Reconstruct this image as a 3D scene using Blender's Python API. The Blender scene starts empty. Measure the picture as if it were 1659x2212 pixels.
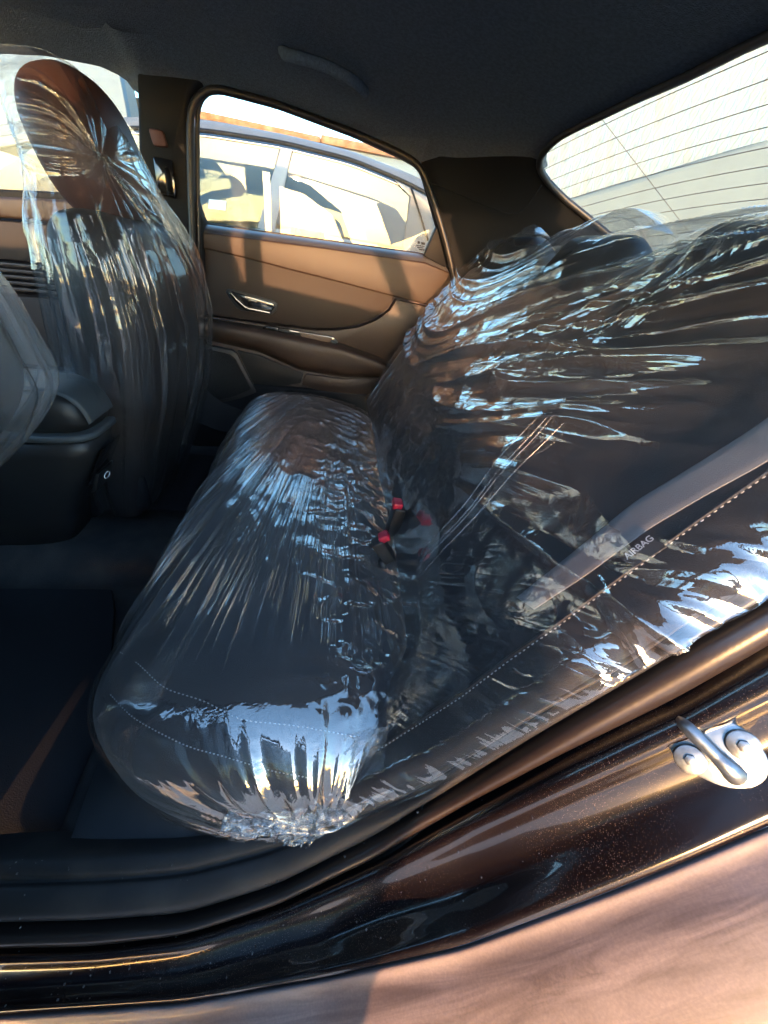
import bpy, bmesh, math, random
import numpy as np
from mathutils import Vector, Matrix
random.seed(4); np.random.seed(4)
R = math.radians
scene = bpy.context.scene
COL = scene.collection
H = 1.0                                     # camera height above the ground
# ------------------------------------------------------------------ camera
F, CX, CY = 830.0, 829.5, 1106.0            # calibration in a 1659 x 2212 frame
def _axes(vp=(731, 520), slope=.135):
    y = np.array([vp[0]-CX, -(vp[1]-CY), F]); y /= np.linalg.norm(y)
    h = np.array([1, -slope, 0.]); x = h-y*(h@y); x /= np.linalg.norm(x)
    z = np.cross(x, y); z = z if z[1] > 0 else -z
    return np.array([x, y, z])
M = _axes()
cam = bpy.data.cameras.new('camera'); co = bpy.data.objects.new('camera', cam); COL.objects.link(co)
r_, u_, f_ = M[:, 0], M[:, 1], M[:, 2]
co.matrix_world = Matrix(((r_[0], u_[0], -f_[0], 0), (r_[1], u_[1], -f_[1], 0), (r_[2], u_[2], -f_[2], H), (0, 0, 0, 1)))
cam.sensor_fit = 'HORIZONTAL'; cam.sensor_width = 36; cam.lens = 36*F/1659
cam.clip_start = .01; cam.clip_end = 500
scene.camera = co
# ------------------------------------------------------------------ sky, sun, exposure
SUN_D = np.array([.085, .985, -.085]); SUN_D /= np.linalg.norm(SUN_D)     # way the light travels
world = bpy.data.worlds.new('World'); scene.world = world; world.use_nodes = True
wn = world.node_tree.nodes; wl = world.node_tree.links
bg = wn['Background']; sky = wn.new('ShaderNodeTexSky'); sky.sky_type = 'NISHITA'; sky.sun_disc = False
sky.sun_elevation = math.asin(-SUN_D[2]); sky.sun_rotation = math.atan2(-SUN_D[0], -SUN_D[1])
sky.air_density = 1.0; sky.dust_density = 1.0; sky.ozone_density = 2.7
wl.new(sky.outputs[0], bg.inputs[0]); bg.inputs[1].default_value = .15
sl = bpy.data.lights.new('sun', 'SUN'); sl.energy = .62; sl.angle = R(.6); sl.color = (1, .52, .25)
so = bpy.data.objects.new('sun', sl); COL.objects.link(so)
so.rotation_euler = Vector(tuple(SUN_D)).to_track_quat('-Z', 'Y').to_euler()
so.location = (-4, -8, 5)
vs = scene.view_settings; vs.view_transform = 'Standard'; vs.look = 'None'; vs.exposure = 4.35; vs.gamma = 1
scene.cycles.use_denoising = True; scene.cycles.use_adaptive_sampling = True; scene.cycles.adaptive_threshold = .03
scene.cycles.max_bounces = 10; scene.cycles.transparent_max_bounces = 24; scene.cycles.diffuse_bounces = 5
scene.cycles.glossy_bounces = 5
scene.cycles.caustics_reflective = False; scene.cycles.sample_clamp_indirect = 6
# ------------------------------------------------------------------ helpers
def at(px, py, **k):
    """the point where the sight line through a pixel meets the plane x=, y= or z= (camera at 0,0,0)"""
    d = M@np.array([px-CX, -(py-CY), F])
    for a, v in k.items():
        i = 'xyz'.index(a); return d*v/d[i]
def ats(pts, **k): return [at(p[0], p[1], **k) for p in pts]
def interp(table, t):
    t = np.asarray(t, float); a = np.array(table, float)
    return np.array([np.interp(t, a[:, 0], a[:, i]) for i in range(1, a.shape[1])])
def resample(pts, n, closed=False, smooth=0):
    p = np.array(pts, float)
    if closed: p = np.vstack([p, p[:1]])
    s = np.r_[0, np.cumsum(np.linalg.norm(np.diff(p, axis=0), axis=1))]
    t = np.linspace(0, s[-1], n, endpoint=not closed)
    q = np.array([np.interp(t, s, p[:, i]) for i in range(p.shape[1])]).T
    for _ in range(smooth):
        if closed: q = (np.roll(q, 1, 0)+2*q+np.roll(q, -1, 0))/4
        else: q[1:-1] = (q[:-2]+2*q[1:-1]+q[2:])/4
    return q
def hash3(i, j, k, seed):
    n = (i.astype(np.int64)*374761393+j.astype(np.int64)*668265263+k.astype(np.int64)*2147483647+seed*974711) & 0x7fffffff
    n = ((n ^ (n >> 13))*1274126177) & 0x7fffffff
    n = ((n ^ (n >> 15))*461845907) & 0x7fffffff
    return ((n ^ (n >> 16)) & 0xffff)/65535.0*2-1
def noise(x, y, z=0., seed=0):
    """gradient noise, about -1..1"""
    x, y, z = np.broadcast_arrays(np.asarray(x, float), np.asarray(y, float), np.asarray(z, float)+.37)
    xi, yi, zi = np.floor(x), np.floor(y), np.floor(z); d = [x-xi, y-yi, z-zi]
    f = [a*a*a*(a*(a*6-15)+10) for a in d]; o = 0
    for a in (0, 1):
        for b in (0, 1):
            for c in (0, 1):
                w = (f[0] if a else 1-f[0])*(f[1] if b else 1-f[1])*(f[2] if c else 1-f[2])
                g = hash3(xi+a, yi+b, zi+c, seed)*(d[0]-a)+hash3(xi+a, yi+b, zi+c, seed+311)*(d[1]-b)+hash3(xi+a, yi+b, zi+c, seed+733)*(d[2]-c)
                o = o+w*g
    return 1.9*o
def fbm(x, y, z=0., seed=0, o=4):
    v = 0; a = .5
    for i in range(o): v = v+a*noise(x*2**i, y*2**i, np.asarray(z)*2**i, seed+i); a *= .5
    return v
def ridge(n, p=2.0): return np.clip(1-np.abs(n)*1.6, 0, 1)**p
def smooth(a, b, t): t = np.clip((t-a)/(b-a), 0, 1); return t*t*(3-2*t)
def setprops(o, label=None, cat=None, group=None, kind=None):
    if label: o['label'] = label
    if cat: o['category'] = cat
    if group: o['group'] = group
    if kind: o['kind'] = kind
    return o
def thing(name, label, cat, base=(0, 0, 0), group=None):
    e = bpy.data.objects.new(name, None); e.empty_display_size = .1; COL.objects.link(e)
    e.location = (base[0], base[1], base[2]+H)
    return setprops(e, label, cat, group)
def link(name, me, mat, parent=None, smooth_=True):
    o = bpy.data.objects.new(name, me); COL.objects.link(o)
    if mat is not None: me.materials.append(mat)
    if smooth_: me.polygons.foreach_set('use_smooth', np.ones(len(me.polygons), bool))
    if parent is not None:
        o.parent = parent; off = Vector((0, 0, 0)); p = parent
        while p: off += p.location; p = p.parent
        o.location = -off
    return o
def mesh(name, V, Fc, mat, parent=None, sm=True):
    me = bpy.data.meshes.new(name)
    me.from_pydata([(float(v[0]), float(v[1]), float(v[2])+H) for v in V], [], [tuple(map(int, f)) for f in Fc]); me.update()
    return link(name, me, mat, parent, sm)
def grid(name, P, mat, parent=None, cu=False, cv=False, sm=True):
    """P[n,m,3] points to a quad mesh, fast"""
    n, m, _ = P.shape
    V = (P.reshape(-1, 3)+np.array([0, 0, H])).astype(np.float32)
    iu = np.arange(n if cu else n-1); iv = np.arange(m if cv else m-1)
    a, b = np.meshgrid(iu, iv, indexing='ij'); a2, b2 = (a+1) % n, (b+1) % m
    q = np.stack([a*m+b, a2*m+b, a2*m+b2, a*m+b2], -1).reshape(-1, 4).astype(np.int32)
    me = bpy.data.meshes.new(name); me.vertices.add(len(V)); me.vertices.foreach_set('co', V.ravel())
    me.loops.add(q.size); me.loops.foreach_set('vertex_index', q.ravel())
    me.polygons.add(len(q)); me.polygons.foreach_set('loop_start', np.arange(0, q.size, 4, dtype=np.int32))
    me.update(calc_edges=True); me.validate()
    return link(name, me, mat, parent, sm)
def bm_out(name, bm, mat, parent=None, sm=True):
    bmesh.ops.translate(bm, verts=bm.verts, vec=(0, 0, H))
    bmesh.ops.recalc_face_normals(bm, faces=bm.faces)
    me = bpy.data.meshes.new(name); bm.to_mesh(me); bm.free()
    o = link(name, me, mat, parent, sm)
    if sm: sharpen(o)
    return o
def sharpen(o, ang=40):
    try: o.data.set_sharp_from_angle(angle=R(ang))
    except Exception: pass
def prism(name, poly, ext, mat, parent=None, bev=.003, seg=2, sm=True):
    """planar outline pushed along the vector ext, edges rounded"""
    bm = bmesh.new(); ext = Vector(tuple(ext))
    vs_ = [bm.verts.new(tuple(map(float, p))) for p in poly]; f = bm.faces.new(vs_)
    r = bmesh.ops.extrude_face_region(bm, geom=[f]); ev = [g for g in r['geom'] if isinstance(g, bmesh.types.BMVert)]
    bmesh.ops.translate(bm, verts=ev, vec=ext)
    if bev:
        ed = [e for e in bm.edges if len(e.link_faces) == 2 and e.calc_face_angle(0) > R(50)]
        bmesh.ops.bevel(bm, geom=ed, offset=bev, segments=seg, profile=.5, affect='EDGES', clamp_overlap=True)
    return bm_out(name, bm, mat, parent, sm)
def rbox(name, c, s, mat, parent=None, bev=.01, seg=4, rot=None):
    bm = bmesh.new(); bmesh.ops.create_cube(bm, size=1)
    bmesh.ops.scale(bm, verts=bm.verts, vec=s)
    bmesh.ops.bevel(bm, geom=list(bm.edges), offset=bev, segments=seg, profile=.5, affect='EDGES')
    if rot is not None: bmesh.ops.rotate(bm, verts=bm.verts, cent=(0, 0, 0), matrix=rot)
    bmesh.ops.translate(bm, verts=bm.verts, vec=tuple(map(float, c)))
    return bm_out(name, bm, mat, parent)
def frames(p, closed=False):
    t = np.gradient(p, axis=0) if not closed else (np.roll(p, -1, 0)-np.roll(p, 1, 0))
    t /= np.linalg.norm(t, axis=1)[:, None]+1e-9
    up = np.array([0, 1, .02]); a = np.cross(t, up); a /= np.linalg.norm(a, axis=1)[:, None]+1e-9
    b = np.cross(a, t); return t, a, b
def tube(name, pts, rad, mat, parent=None, seg=8, closed=False, n=None, sm_=0, flat=1.0, cap=True):
    p = resample(pts, n or max(2, len(pts)), closed, sm_); t, a, b = frames(p, closed)
    th = np.linspace(0, 2*math.pi, seg, endpoint=False)
    rad = np.interp(np.linspace(0, 1, len(p)), np.linspace(0, 1, np.size(rad)), np.ravel(rad)) if np.size(rad) > 1 else np.full(len(p), float(rad))
    P = p[:, None]+rad[:, None, None]*(a[:, None]*np.cos(th)[None, :, None]+flat*b[:, None]*np.sin(th)[None, :, None])
    if cap and not closed: P = np.concatenate([np.repeat(p[:1, None], seg, 1), P, np.repeat(p[-1:, None], seg, 1)])
    return grid(name, P, mat, parent, cu=closed, cv=True)
def loft(name, curves, mat, parent=None, n=60, sm_=0, sub=1):
    C = np.array([resample(c, n, False, sm_) for c in curves])
    if sub > 1:       # smooth across the bands
        k = len(C); t = np.linspace(0, k-1, (k-1)*sub+1); i = np.clip(t.astype(int), 0, k-2); f = (t-i)[:, None, None]
        g = lambda j: C[np.clip(j, 0, k-1)]
        p0, p1, p2, p3 = g(i-1), g(i), g(i+1), g(i+2)
        C = .5*(2*p1+(p2-p0)*f+(2*p0-5*p1+4*p2-p3)*f*f+(3*p1-p0-3*p2+p3)*f**3)
    return grid(name, C, mat, parent)
# ------------------------------------------------------------------ materials
def mat(name, col, rough=.5, metal=0., spec=.5, bump=None, var=None, coat=0, sheen=0, coat_rough=.05):
    m = bpy.data.materials.new(name); m.use_nodes = True; nt = m.node_tree; n = nt.nodes; l = nt.links
    b = n['Principled BSDF']; b.inputs['Base Color'].default_value = (*col, 1); b.inputs['Roughness'].default_value = rough
    b.inputs['Metallic'].default_value = metal; b.inputs['Specular IOR Level'].default_value = spec
    b.inputs['Coat Weight'].default_value = coat; b.inputs['Coat Roughness'].default_value = coat_rough
    b.inputs['Sheen Weight'].default_value = sheen
    tc = n.new('ShaderNodeTexCoord')
    if var:                          # (scale, second colour, contrast low, high)
        t = n.new('ShaderNodeTexNoise'); t.inputs['Scale'].default_value = var[0]; t.inputs['Detail'].default_value = 6
        l.new(tc.outputs['Object'], t.inputs['Vector'])
        rp = n.new('ShaderNodeValToRGB'); rp.color_ramp.elements[0].position = var[2]; rp.color_ramp.elements[1].position = var[3]
        rp.color_ramp.elements[0].color = (*col, 1); rp.color_ramp.elements[1].color = (*var[1], 1)
        l.new(t.outputs['Fac'], rp.inputs['Fac']); l.new(rp.outputs['Color'], b.inputs['Base Color'])
    if bump:                         # (scale, strength, distance, kind)
        k = bump[3] if len(bump) > 3 else 'noise'
        t = n.new('ShaderNodeTexVoronoi' if k == 'cell' else 'ShaderNodeTexNoise'); t.inputs['Scale'].default_value = bump[0]
        l.new(tc.outputs['Object'], t.inputs['Vector'])
        bp = n.new('ShaderNodeBump'); bp.inputs['Strength'].default_value = bump[1]; bp.inputs['Distance'].default_value = bump[2]
        l.new(t.outputs[0], bp.inputs['Height']); l.new(bp.outputs['Normal'], b.inputs['Normal'])
    return m
def film_mat(name, haze=.10, base=.12, bump=1.0, rough=.05, tint=(.93, .95, .97)):
    """clear polythene: see-through, shiny, slightly milky; fine creases run along the fold directions stored on the mesh"""
    m = bpy.data.materials.new(name); m.use_nodes = True; nt = m.node_tree; n = nt.nodes; l = nt.links
    n.remove(n['Principled BSDF']); out = n['Material Output']
    def math_(op, a, b=None, c=None, clamp=False):
        q = n.new('ShaderNodeMath'); q.operation = op; q.use_clamp = clamp
        for k, v in enumerate((a, b, c)):
            if v is None: continue
            if isinstance(v, (int, float)): q.inputs[k].default_value = v
            else: l.new(v, q.inputs[k])
        return q.outputs[0]
    tot = None
    for nm, fu, fv, seed in (('fold', 90, 1.5, 0.), ('fold', 210, 3.2, 9.), ('fold2', 100, 4.0, 4.)):
        at_ = n.new('ShaderNodeAttribute'); at_.attribute_name = nm
        sx = n.new('ShaderNodeSeparateXYZ'); l.new(at_.outputs['Vector'], sx.inputs[0])
        cx = n.new('ShaderNodeCombineXYZ'); l.new(math_('MULTIPLY', sx.outputs[0], fu), cx.inputs[0]); l.new(math_('MULTIPLY', sx.outputs[1], fv), cx.inputs[1]); cx.inputs[2].default_value = seed
        tx = n.new('ShaderNodeTexNoise'); tx.inputs['Scale'].default_value = 1; tx.inputs['Detail'].default_value = 1.5; l.new(cx.outputs[0], tx.inputs['Vector'])
        r_h = math_('ABSOLUTE', math_('SUBTRACT', tx.outputs['Fac'], .5))
        r_h = math_('POWER', math_('SUBTRACT', 1.0, math_('MULTIPLY', r_h, 4.0), clamp=True), 1.6)
        r_h = math_('MULTIPLY', r_h, math_('MULTIPLY', sx.outputs[2], 1.0 if fu < 200 else .45))
        tot = r_h if tot is None else math_('ADD', tot, r_h)
    tc = n.new('ShaderNodeTexCoord')
    t1 = n.new('ShaderNodeTexNoise'); t1.inputs['Scale'].default_value = 34; t1.inputs['Detail'].default_value = 3; t1.inputs['Distortion'].default_value = .8
    l.new(tc.outputs['Object'], t1.inputs['Vector'])
    iso = math_('MULTIPLY', math_('ABSOLUTE', math_('SUBTRACT', t1.outputs['Fac'], .5)), .75)
    bp = n.new('ShaderNodeBump'); bp.inputs['Strength'].default_value = .7*bump; bp.inputs['Distance'].default_value = .0015
    l.new(math_('ADD', tot, iso), bp.inputs['Height'])
    tr = n.new('ShaderNodeBsdfTransparent'); tr.inputs[0].default_value = (*tint, 1)
    gl = n.new('ShaderNodeBsdfGlossy'); gl.inputs['Roughness'].default_value = rough; gl.inputs[0].default_value = (1, .96, .90, 1)
    df = n.new('ShaderNodeBsdfDiffuse'); df.inputs[0].default_value = (.82, .82, .83, 1)
    tl = n.new('ShaderNodeBsdfTranslucent'); tl.inputs[0].default_value = (.8, .82, .85, 1)
    md = n.new('ShaderNodeMixShader'); l.new(df.outputs[0], md.inputs[1]); l.new(tl.outputs[0], md.inputs[2])
    lw = n.new('ShaderNodeLayerWeight'); lw.inputs['Blend'].default_value = .35
    for s_ in (gl, lw, df): l.new(bp.outputs['Normal'], s_.inputs['Normal'])
    fa = math_('MULTIPLY_ADD', math_('POWER', lw.outputs['Facing'], 2.2), .7, base, True)
    m1 = n.new('ShaderNodeMixShader'); l.new(tr.outputs[0], m1.inputs[1]); l.new(md.outputs[0], m1.inputs[2])
    l.new(math_('MULTIPLY_ADD', tot, haze*.55, haze*.8), m1.inputs[0])            # creased film is whiter
    m2 = n.new('ShaderNodeMixShader'); l.new(fa, m2.inputs[0]); l.new(m1.outputs[0], m2.inputs[1]); l.new(gl.outputs[0], m2.inputs[2])
    l.new(m2.outputs[0], out.inputs[0]); return m
def fold_attr(o, nm, u, v, a):
    at_ = o.data.attributes.new(nm, 'FLOAT_VECTOR', 'POINT')
    at_.data.foreach_set('vector', np.stack(np.broadcast_arrays(u, v, a), -1).astype(np.float32).ravel())
def glass_mat(name, tint=(.9, .95, .93), base=.05, haze=0., dust=(.34, .38, .37)):
    m = bpy.data.materials.new(name); m.use_nodes = True; nt = m.node_tree; n = nt.nodes; l = nt.links
    n.remove(n['Principled BSDF']); out = n['Material Output']
    tr = n.new('ShaderNodeBsdfTransparent'); tr.inputs[0].default_value = (*tint, 1)
    gl = n.new('ShaderNodeBsdfGlossy'); gl.inputs['Roughness'].default_value = .01
    df = n.new('ShaderNodeBsdfDiffuse'); df.inputs[0].default_value = (*dust, 1)
    lw = n.new('ShaderNodeLayerWeight'); lw.inputs['Blend'].default_value = .5
    p5 = n.new('ShaderNodeMath'); p5.operation = 'POWER'; l.new(lw.outputs['Facing'], p5.inputs[0]); p5.inputs[1].default_value = 4.5
    fa = n.new('ShaderNodeMath'); fa.operation = 'MULTIPLY_ADD'; l.new(p5.outputs[0], fa.inputs[0]); fa.inputs[1].default_value = .5; fa.inputs[2].default_value = base
    m1 = n.new('ShaderNodeMixShader'); l.new(tr.outputs[0], m1.inputs[1]); l.new(df.outputs[0], m1.inputs[2]); m1.inputs[0].default_value = haze
    m2 = n.new('ShaderNodeMixShader'); l.new(fa.outputs[0], m2.inputs[0]); l.new(m1.outputs[0], m2.inputs[1]); l.new(gl.outputs[0], m2.inputs[2])
    l.new(m2.outputs[0], out.inputs[0]); return m
def dusty_paint(name, dust=.5, streak=True):
    m = mat(name, (.012, .008, .009), .18, 0, .5, coat=1.0)
    nt = m.node_tree; n = nt.nodes; l = nt.links; b = n['Principled BSDF']
    tc = n.new('ShaderNodeTexCoord'); mp = n.new('ShaderNodeMapping'); mp.inputs['Scale'].default_value = (3.2, 34, 1)
    pa_ = n.new('ShaderNodeAttribute'); pa_.attribute_name = 'panel'
    l.new(pa_.outputs['Vector'], mp.inputs[0])
    a = n.new('ShaderNodeTexNoise'); a.inputs['Scale'].default_value = 2.2; a.inputs['Detail'].default_value = 8; a.inputs['Roughness'].default_value = .65; a.inputs['Distortion'].default_value = 1.0
    l.new(mp.outputs[0], a.inputs['Vector'])
    s = n.new('ShaderNodeTexNoise'); s.inputs['Scale'].default_value = 420; s.inputs['Detail'].default_value = 2; l.new(tc.outputs['Object'], s.inputs['Vector'])
    r1 = n.new('ShaderNodeMapRange'); r1.inputs['From Min'].default_value = .36; r1.inputs['From Max'].default_value = .62
    r1.inputs['To Min'].default_value = dust*.66; r1.inputs['To Max'].default_value = min(1, dust*1.25); l.new(a.outputs['Fac'], r1.inputs['Value'])
    r2 = n.new('ShaderNodeMapRange'); r2.inputs['From Min'].default_value = .35; r2.inputs['From Max'].default_value = .7
    r2.inputs['To Min'].default_value = .90; r2.inputs['To Max'].default_value = 1.12; l.new(s.outputs['Fac'], r2.inputs['Value'])
    mu = n.new('ShaderNodeMath'); mu.operation = 'MULTIPLY'; mu.use_clamp = True; l.new(r1.outputs[0], mu.inputs[0]); l.new(r2.outputs[0], mu.inputs[1])
    mx = n.new('ShaderNodeMixRGB'); mx.inputs['Color1'].default_value = (.012, .008, .009, 1); mx.inputs['Color2'].default_value = (.19, .145, .14, 1)
    l.new(mu.outputs[0], mx.inputs['Fac']); l.new(mx.outputs[0], b.inputs['Base Color'])
    iv = n.new('ShaderNodeMath'); iv.operation = 'SUBTRACT'; iv.inputs[0].default_value = 1; l.new(mu.outputs[0], iv.inputs[1]); hv = n.new('ShaderNodeMath'); hv.operation = 'MULTIPLY'; hv.inputs[1].default_value = .3; l.new(iv.outputs[0], hv.inputs[0]); l.new(hv.outputs[0], b.inputs['Coat Weight'])
    rr = n.new('ShaderNodeMath'); rr.operation = 'MULTIPLY_ADD'; l.new(mu.outputs[0], rr.inputs[0]); rr.inputs[1].default_value = .6; rr.inputs[2].default_value = .2; l.new(rr.outputs[0], b.inputs['Roughness'])
    return m
def flake_paint(name):
    """near-black paint with metal flake and a film of fine dust specks"""
    m = mat(name, (.014, .007, .008), .22, 0, .5, coat=1.0, coat_rough=.03)
    nt = m.node_tree; n = nt.nodes; l = nt.links; b = n['Principled BSDF']
    tc = n.new('ShaderNodeTexCoord')
    v = n.new('ShaderNodeTexVoronoi'); v.inputs['Scale'].default_value = 760; l.new(tc.outputs['Object'], v.inputs['Vector'])
    lt = n.new('ShaderNodeMath'); lt.operation = 'LESS_THAN'; lt.inputs[1].default_value = .22; l.new(v.outputs['Distance'], lt.inputs[0])
    d = n.new('ShaderNodeTexNoise'); d.inputs['Scale'].default_value = 9; d.inputs['Detail'].default_value = 5; l.new(tc.outputs['Object'], d.inputs['Vector'])
    r1 = n.new('ShaderNodeMapRange'); r1.inputs['From Min'].default_value = .36; r1.inputs['From Max'].default_value = .66; l.new(d.outputs['Fac'], r1.inputs['Value'])
    sv = n.new('ShaderNodeSeparateColor'); l.new(v.outputs['Color'], sv.inputs[0])
    mu = n.new('ShaderNodeMath'); mu.operation = 'MULTIPLY'; l.new(lt.outputs[0], mu.inputs[0]); l.new(sv.outputs[0], mu.inputs[1])
    m2 = n.new('ShaderNodeMath'); m2.operation = 'MULTIPLY'; m2.use_clamp = True; l.new(mu.outputs[0], m2.inputs[0]); l.new(r1.outputs[0], m2.inputs[1])
    mx = n.new('ShaderNodeMixRGB'); mx.inputs['Color1'].default_value = (.0055, .0035, .0042, 1); mx.inputs['Color2'].default_value = (.20, .145, .12, 1)
    l.new(m2.outputs[0], mx.inputs['Fac']); l.new(mx.outputs[0], b.inputs['Base Color'])
    iv = n.new('ShaderNodeMath'); iv.operation = 'SUBTRACT'; iv.inputs[0].default_value = 1; l.new(m2.outputs[0], iv.inputs[1]); l.new(iv.outputs[0], b.inputs['Coat Weight'])
    return m
FABRIC = mat('seat_fabric', (.018, .018, .021), .85, 0, .25, bump=(900, .5, .001), sheen=.15)
LEATHER = mat('seat_leatherette', (.020, .019, .021), .42, 0, .4, bump=(420, .25, .0006, 'cell'))
SEATWARM = mat('sunwarmed_seat_leatherette', (.060, .025, .021), .5, 0, .4, bump=(420, .25, .0006, 'cell'))  # headrest's sunlit look put into a reddish base colour
SEATDARK = mat('front_seat_side', (.014, .011, .011), .5, 0, .4, bump=(420, .25, .0006, 'cell'))
HEADL = mat('headliner_cloth', (.20, .23, .27), .95, 0, .1, bump=(420, .8, .002), var=(160, (.15, .175, .205), .35, .65))
TRIM = mat('dark_trim_plastic', (.007, .008, .010), .6, 0, .15, bump=(800, .25, .0005, 'cell'))
TRIM2 = mat('console_plastic', (.012, .0125, .014), .45, 0, .4, bump=(900, .2, .0004, 'cell'))
LIDPAD = mat('armrest_lid_pad', (.05, .058, .064), .5, 0, .4, bump=(600, .2, .0005, 'cell'))
DOORWARM = mat('door_trim_warmlit', (.033, .021, .0155), .5, 0, .4, bump=(700, .3, .0006, 'cell'))  # brown base carries the warm light on a darker panel
DOORIN = mat('door_insert', (.029, .020, .0155), .62, 0, .3, bump=(900, .35, .0006))  # warm light tinted into the insert's base colour too
BLACKGL = mat('piano_black', (.008, .008, .009), .12, 0, .5, coat=.6)
CHROME = mat('satin_chrome', (.16, .155, .15), .25, 1.0)
RUBBER = mat('rubber_seal', (.014, .014, .015), .42, 0, .45, bump=(260, .15, .0006), var=(25, (.030, .027, .025), .5, .8))
RUBBER2 = mat('outer_rubber_seal', (.020, .014, .012), .30, 0, .7, bump=(240, .2, .0006))
CARPET = mat('carpet', (.034, .034, .036), 1, 0, .05, bump=(500, .6, .002), var=(14, (.060, .057, .055), .42, .75))
MAT_ = mat('floor_mat_pile', (.024, .025, .028), 1, 0, .05, bump=(700, .5, .0015))
GRILLE = mat('speaker_mesh', (.006, .006, .006), .6, 0, .3, bump=(380, 1, .002, 'cell'))
PAINT = flake_paint('black_metallic_paint')
SKIN = dusty_paint('dusty_black_paint', .62)
ZINC = mat('zinc_plated_steel', (.19, .22, .24), .36, .9, .5, bump=(140, .2, .001), var=(90, (.10, .105, .11), .5, .75))
BELT = mat('belt_webbing', (.21, .205, .21), .7, 0, .3, bump=(1100, .6, .0006))
RED = mat('red_button', (.34, .008, .03), .45)
WHITEP = mat('white_print', (.75, .75, .75), .7)
THREAD = mat('stitch_thread', (.36, .36, .365), .8)
TAG = mat('airbag_tag_cloth', (.05, .05, .052), .8)
GLASS = glass_mat('window_glass', (.88, .93, .92), .03, .08)
CLEARGL = glass_mat('clear_door_glass', (.97, .98, .98), .02, 0.)
RGLASS = glass_mat('rear_glass', (.90, .97, .94), .03, .03)
FRIT = mat('defroster_print', (.03, .02, .015), .6)
FILM = film_mat('clear_polythene', haze=.065, base=.165)
FILM2 = film_mat('milky_polythene', haze=.20, base=.07, bump=.8, rough=.09)
FILMB = film_mat('glossy_polythene', haze=.055, base=.20)
FILM4 = film_mat('gathered_polythene', haze=.34, base=.09, bump=1.0, rough=.10)
FILM3 = film_mat('thin_polythene_bag', haze=.022, base=.06, bump=1.0, rough=.05)
# ================================================================== THE CAR BODY
YC = .77                                       # car centre line
car = thing('car', 'near-black metallic sedan with cabin tinted brown-grey for warm light seen through its open rear door', 'car', (0, .1, -1.0))
def mirror(P): Q = np.array(P, float).copy(); Q[..., 1] = 2*YC-Q[..., 1]; return Q
# --- rear glass surface
def glass_z(x, y): return .204-.5*(x-.473)+.055*(1-((y-YC)/.47)**2)
def on_glass(px, py):
    d = M@np.array([px-CX, -(py-CY), F]); lo, hi = .2, 3.0
    lo, hi = .0002, .003
    g = lambda t: d[2]*t-glass_z(d[0]*t, d[1]*t)
    for _ in range(60):
        mid = (lo+hi)/2
        if (g(mid) > 0) == (g(hi) > 0): hi = mid
        else: lo = mid
    return d*hi
edge_pix = [(1180, 318), (1200, 300), (1250, 272), (1300, 248), (1390, 204), (1480, 165), (1570, 130), (1659, 98)]
edge_top = np.array([on_glass(*p) for p in edge_pix])
side_pix = [(1180, 318), (1166, 338), (1162, 354), (1168, 370), (1186, 396), (1220, 430), (1270, 470), (1330, 520)]
edge_side = np.array([on_glass(*p) for p in side_pix])
# --- headliner
def roof_edge(x): return interp([(-1.7, .22), (-1.2, .31), (-.5, .295), (-.35, .283), (.22, .208), (.4, .17)], x)[0]
def roof_mid(x): return interp([(-1.7, .26), (-1.2, .38), (-.6, .385), (-.35, .372), (.22, .305), (.4, .278)], x)[0]
rows = []
ys = np.linspace(-.655, .655, 49)
for x in np.linspace(-1.02, .27, 30):
    k = np.abs(ys)/.655
    z = roof_edge(x)+(roof_mid(x)-roof_edge(x))*(1-k**2.6)
    rows.append(np.stack([np.full_like(ys, x), YC+ys, z], -1))
half = edge_top[edge_top[:, 1] > YC]
far = np.vstack([edge_side[3:0:-1], half[np.argsort(-half[:, 1])][1:]])
full = np.vstack([far, [[far[-1, 0], YC, far[-1, 2]]], mirror(far[::-1])])
full = resample(full[::-1], 49, smooth=1)
last = rows[-1]
for t in (.2, .4, .6, .8, 1.0):
    rr = last*(1-t)+full*t
    if t == .2: rr = rr
    rows.append(rr)
rows.append(full+np.array([.015, 0, .012]))
grid('headliner', np.array(rows), HEADL, car)
# roof skin outside so no light leaks through
rs = np.array(rows[:-1]); rs[..., 2] += .03; grid('roof_panel', rs, SKIN, car)
# windscreen ahead
wsx = np.linspace(0, 1, 12)[:, None]; wsy = np.linspace(-.64, .64, 24)[None, :]
grid('windscreen', np.stack([-1.03-.85*wsx+0*wsy+.12*(wsy/.64)**2, YC+wsy+0*wsx, .35-.36*wsx-.06*np.abs(wsy/.64)**2.6], -1), GLASS, car)
for sg in (-1, 1): tube('windscreen_pillar', [(-.95, YC+sg*.655, .29), (-1.25, YC+sg*.665, .22), (-1.75, YC+sg*.68, -.02)], .035, TRIM, car, n=20)
# --- rear window with its printed heating lines
tt = np.linspace(0, 1, 30); gy = np.linspace(YC-.56, YC+.56, 41)
G = np.zeros((30, 41, 3))
for i, t in enumerate(tt):
    x = .43+t*.75; G[i, :, 0] = x; G[i, :, 1] = gy; G[i, :, 2] = glass_z(x, gy)+.004
rw = grid('rear_window', G, RGLASS, car)
for i, x in enumerate(np.linspace(.505, .93, 15)):
    y = np.linspace(YC-.55, YC+.47+.02*min(i, 3), 40); bow = -.05*((y-YC)/.5)**2
    xx = x+bow
    p = np.stack([xx, y, glass_z(xx, y)+.002], -1)
    tube('defroster_line', p, .0006, FRIT, rw, seg=5)
for yv in (.98, .55):
    x = np.linspace(.44, .95, 20); p = np.stack([x, np.full(20, yv)+.02*(x-.5), glass_z(x, yv)+.002], -1)
    tube('defroster_bus', p, .0005, FRIT, rw, seg=5)
tube('rear_window_seal', np.vstack([edge_side[:3:-1], full[::-1]]), .008, RUBBER, car, n=90, sm_=1)
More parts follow.
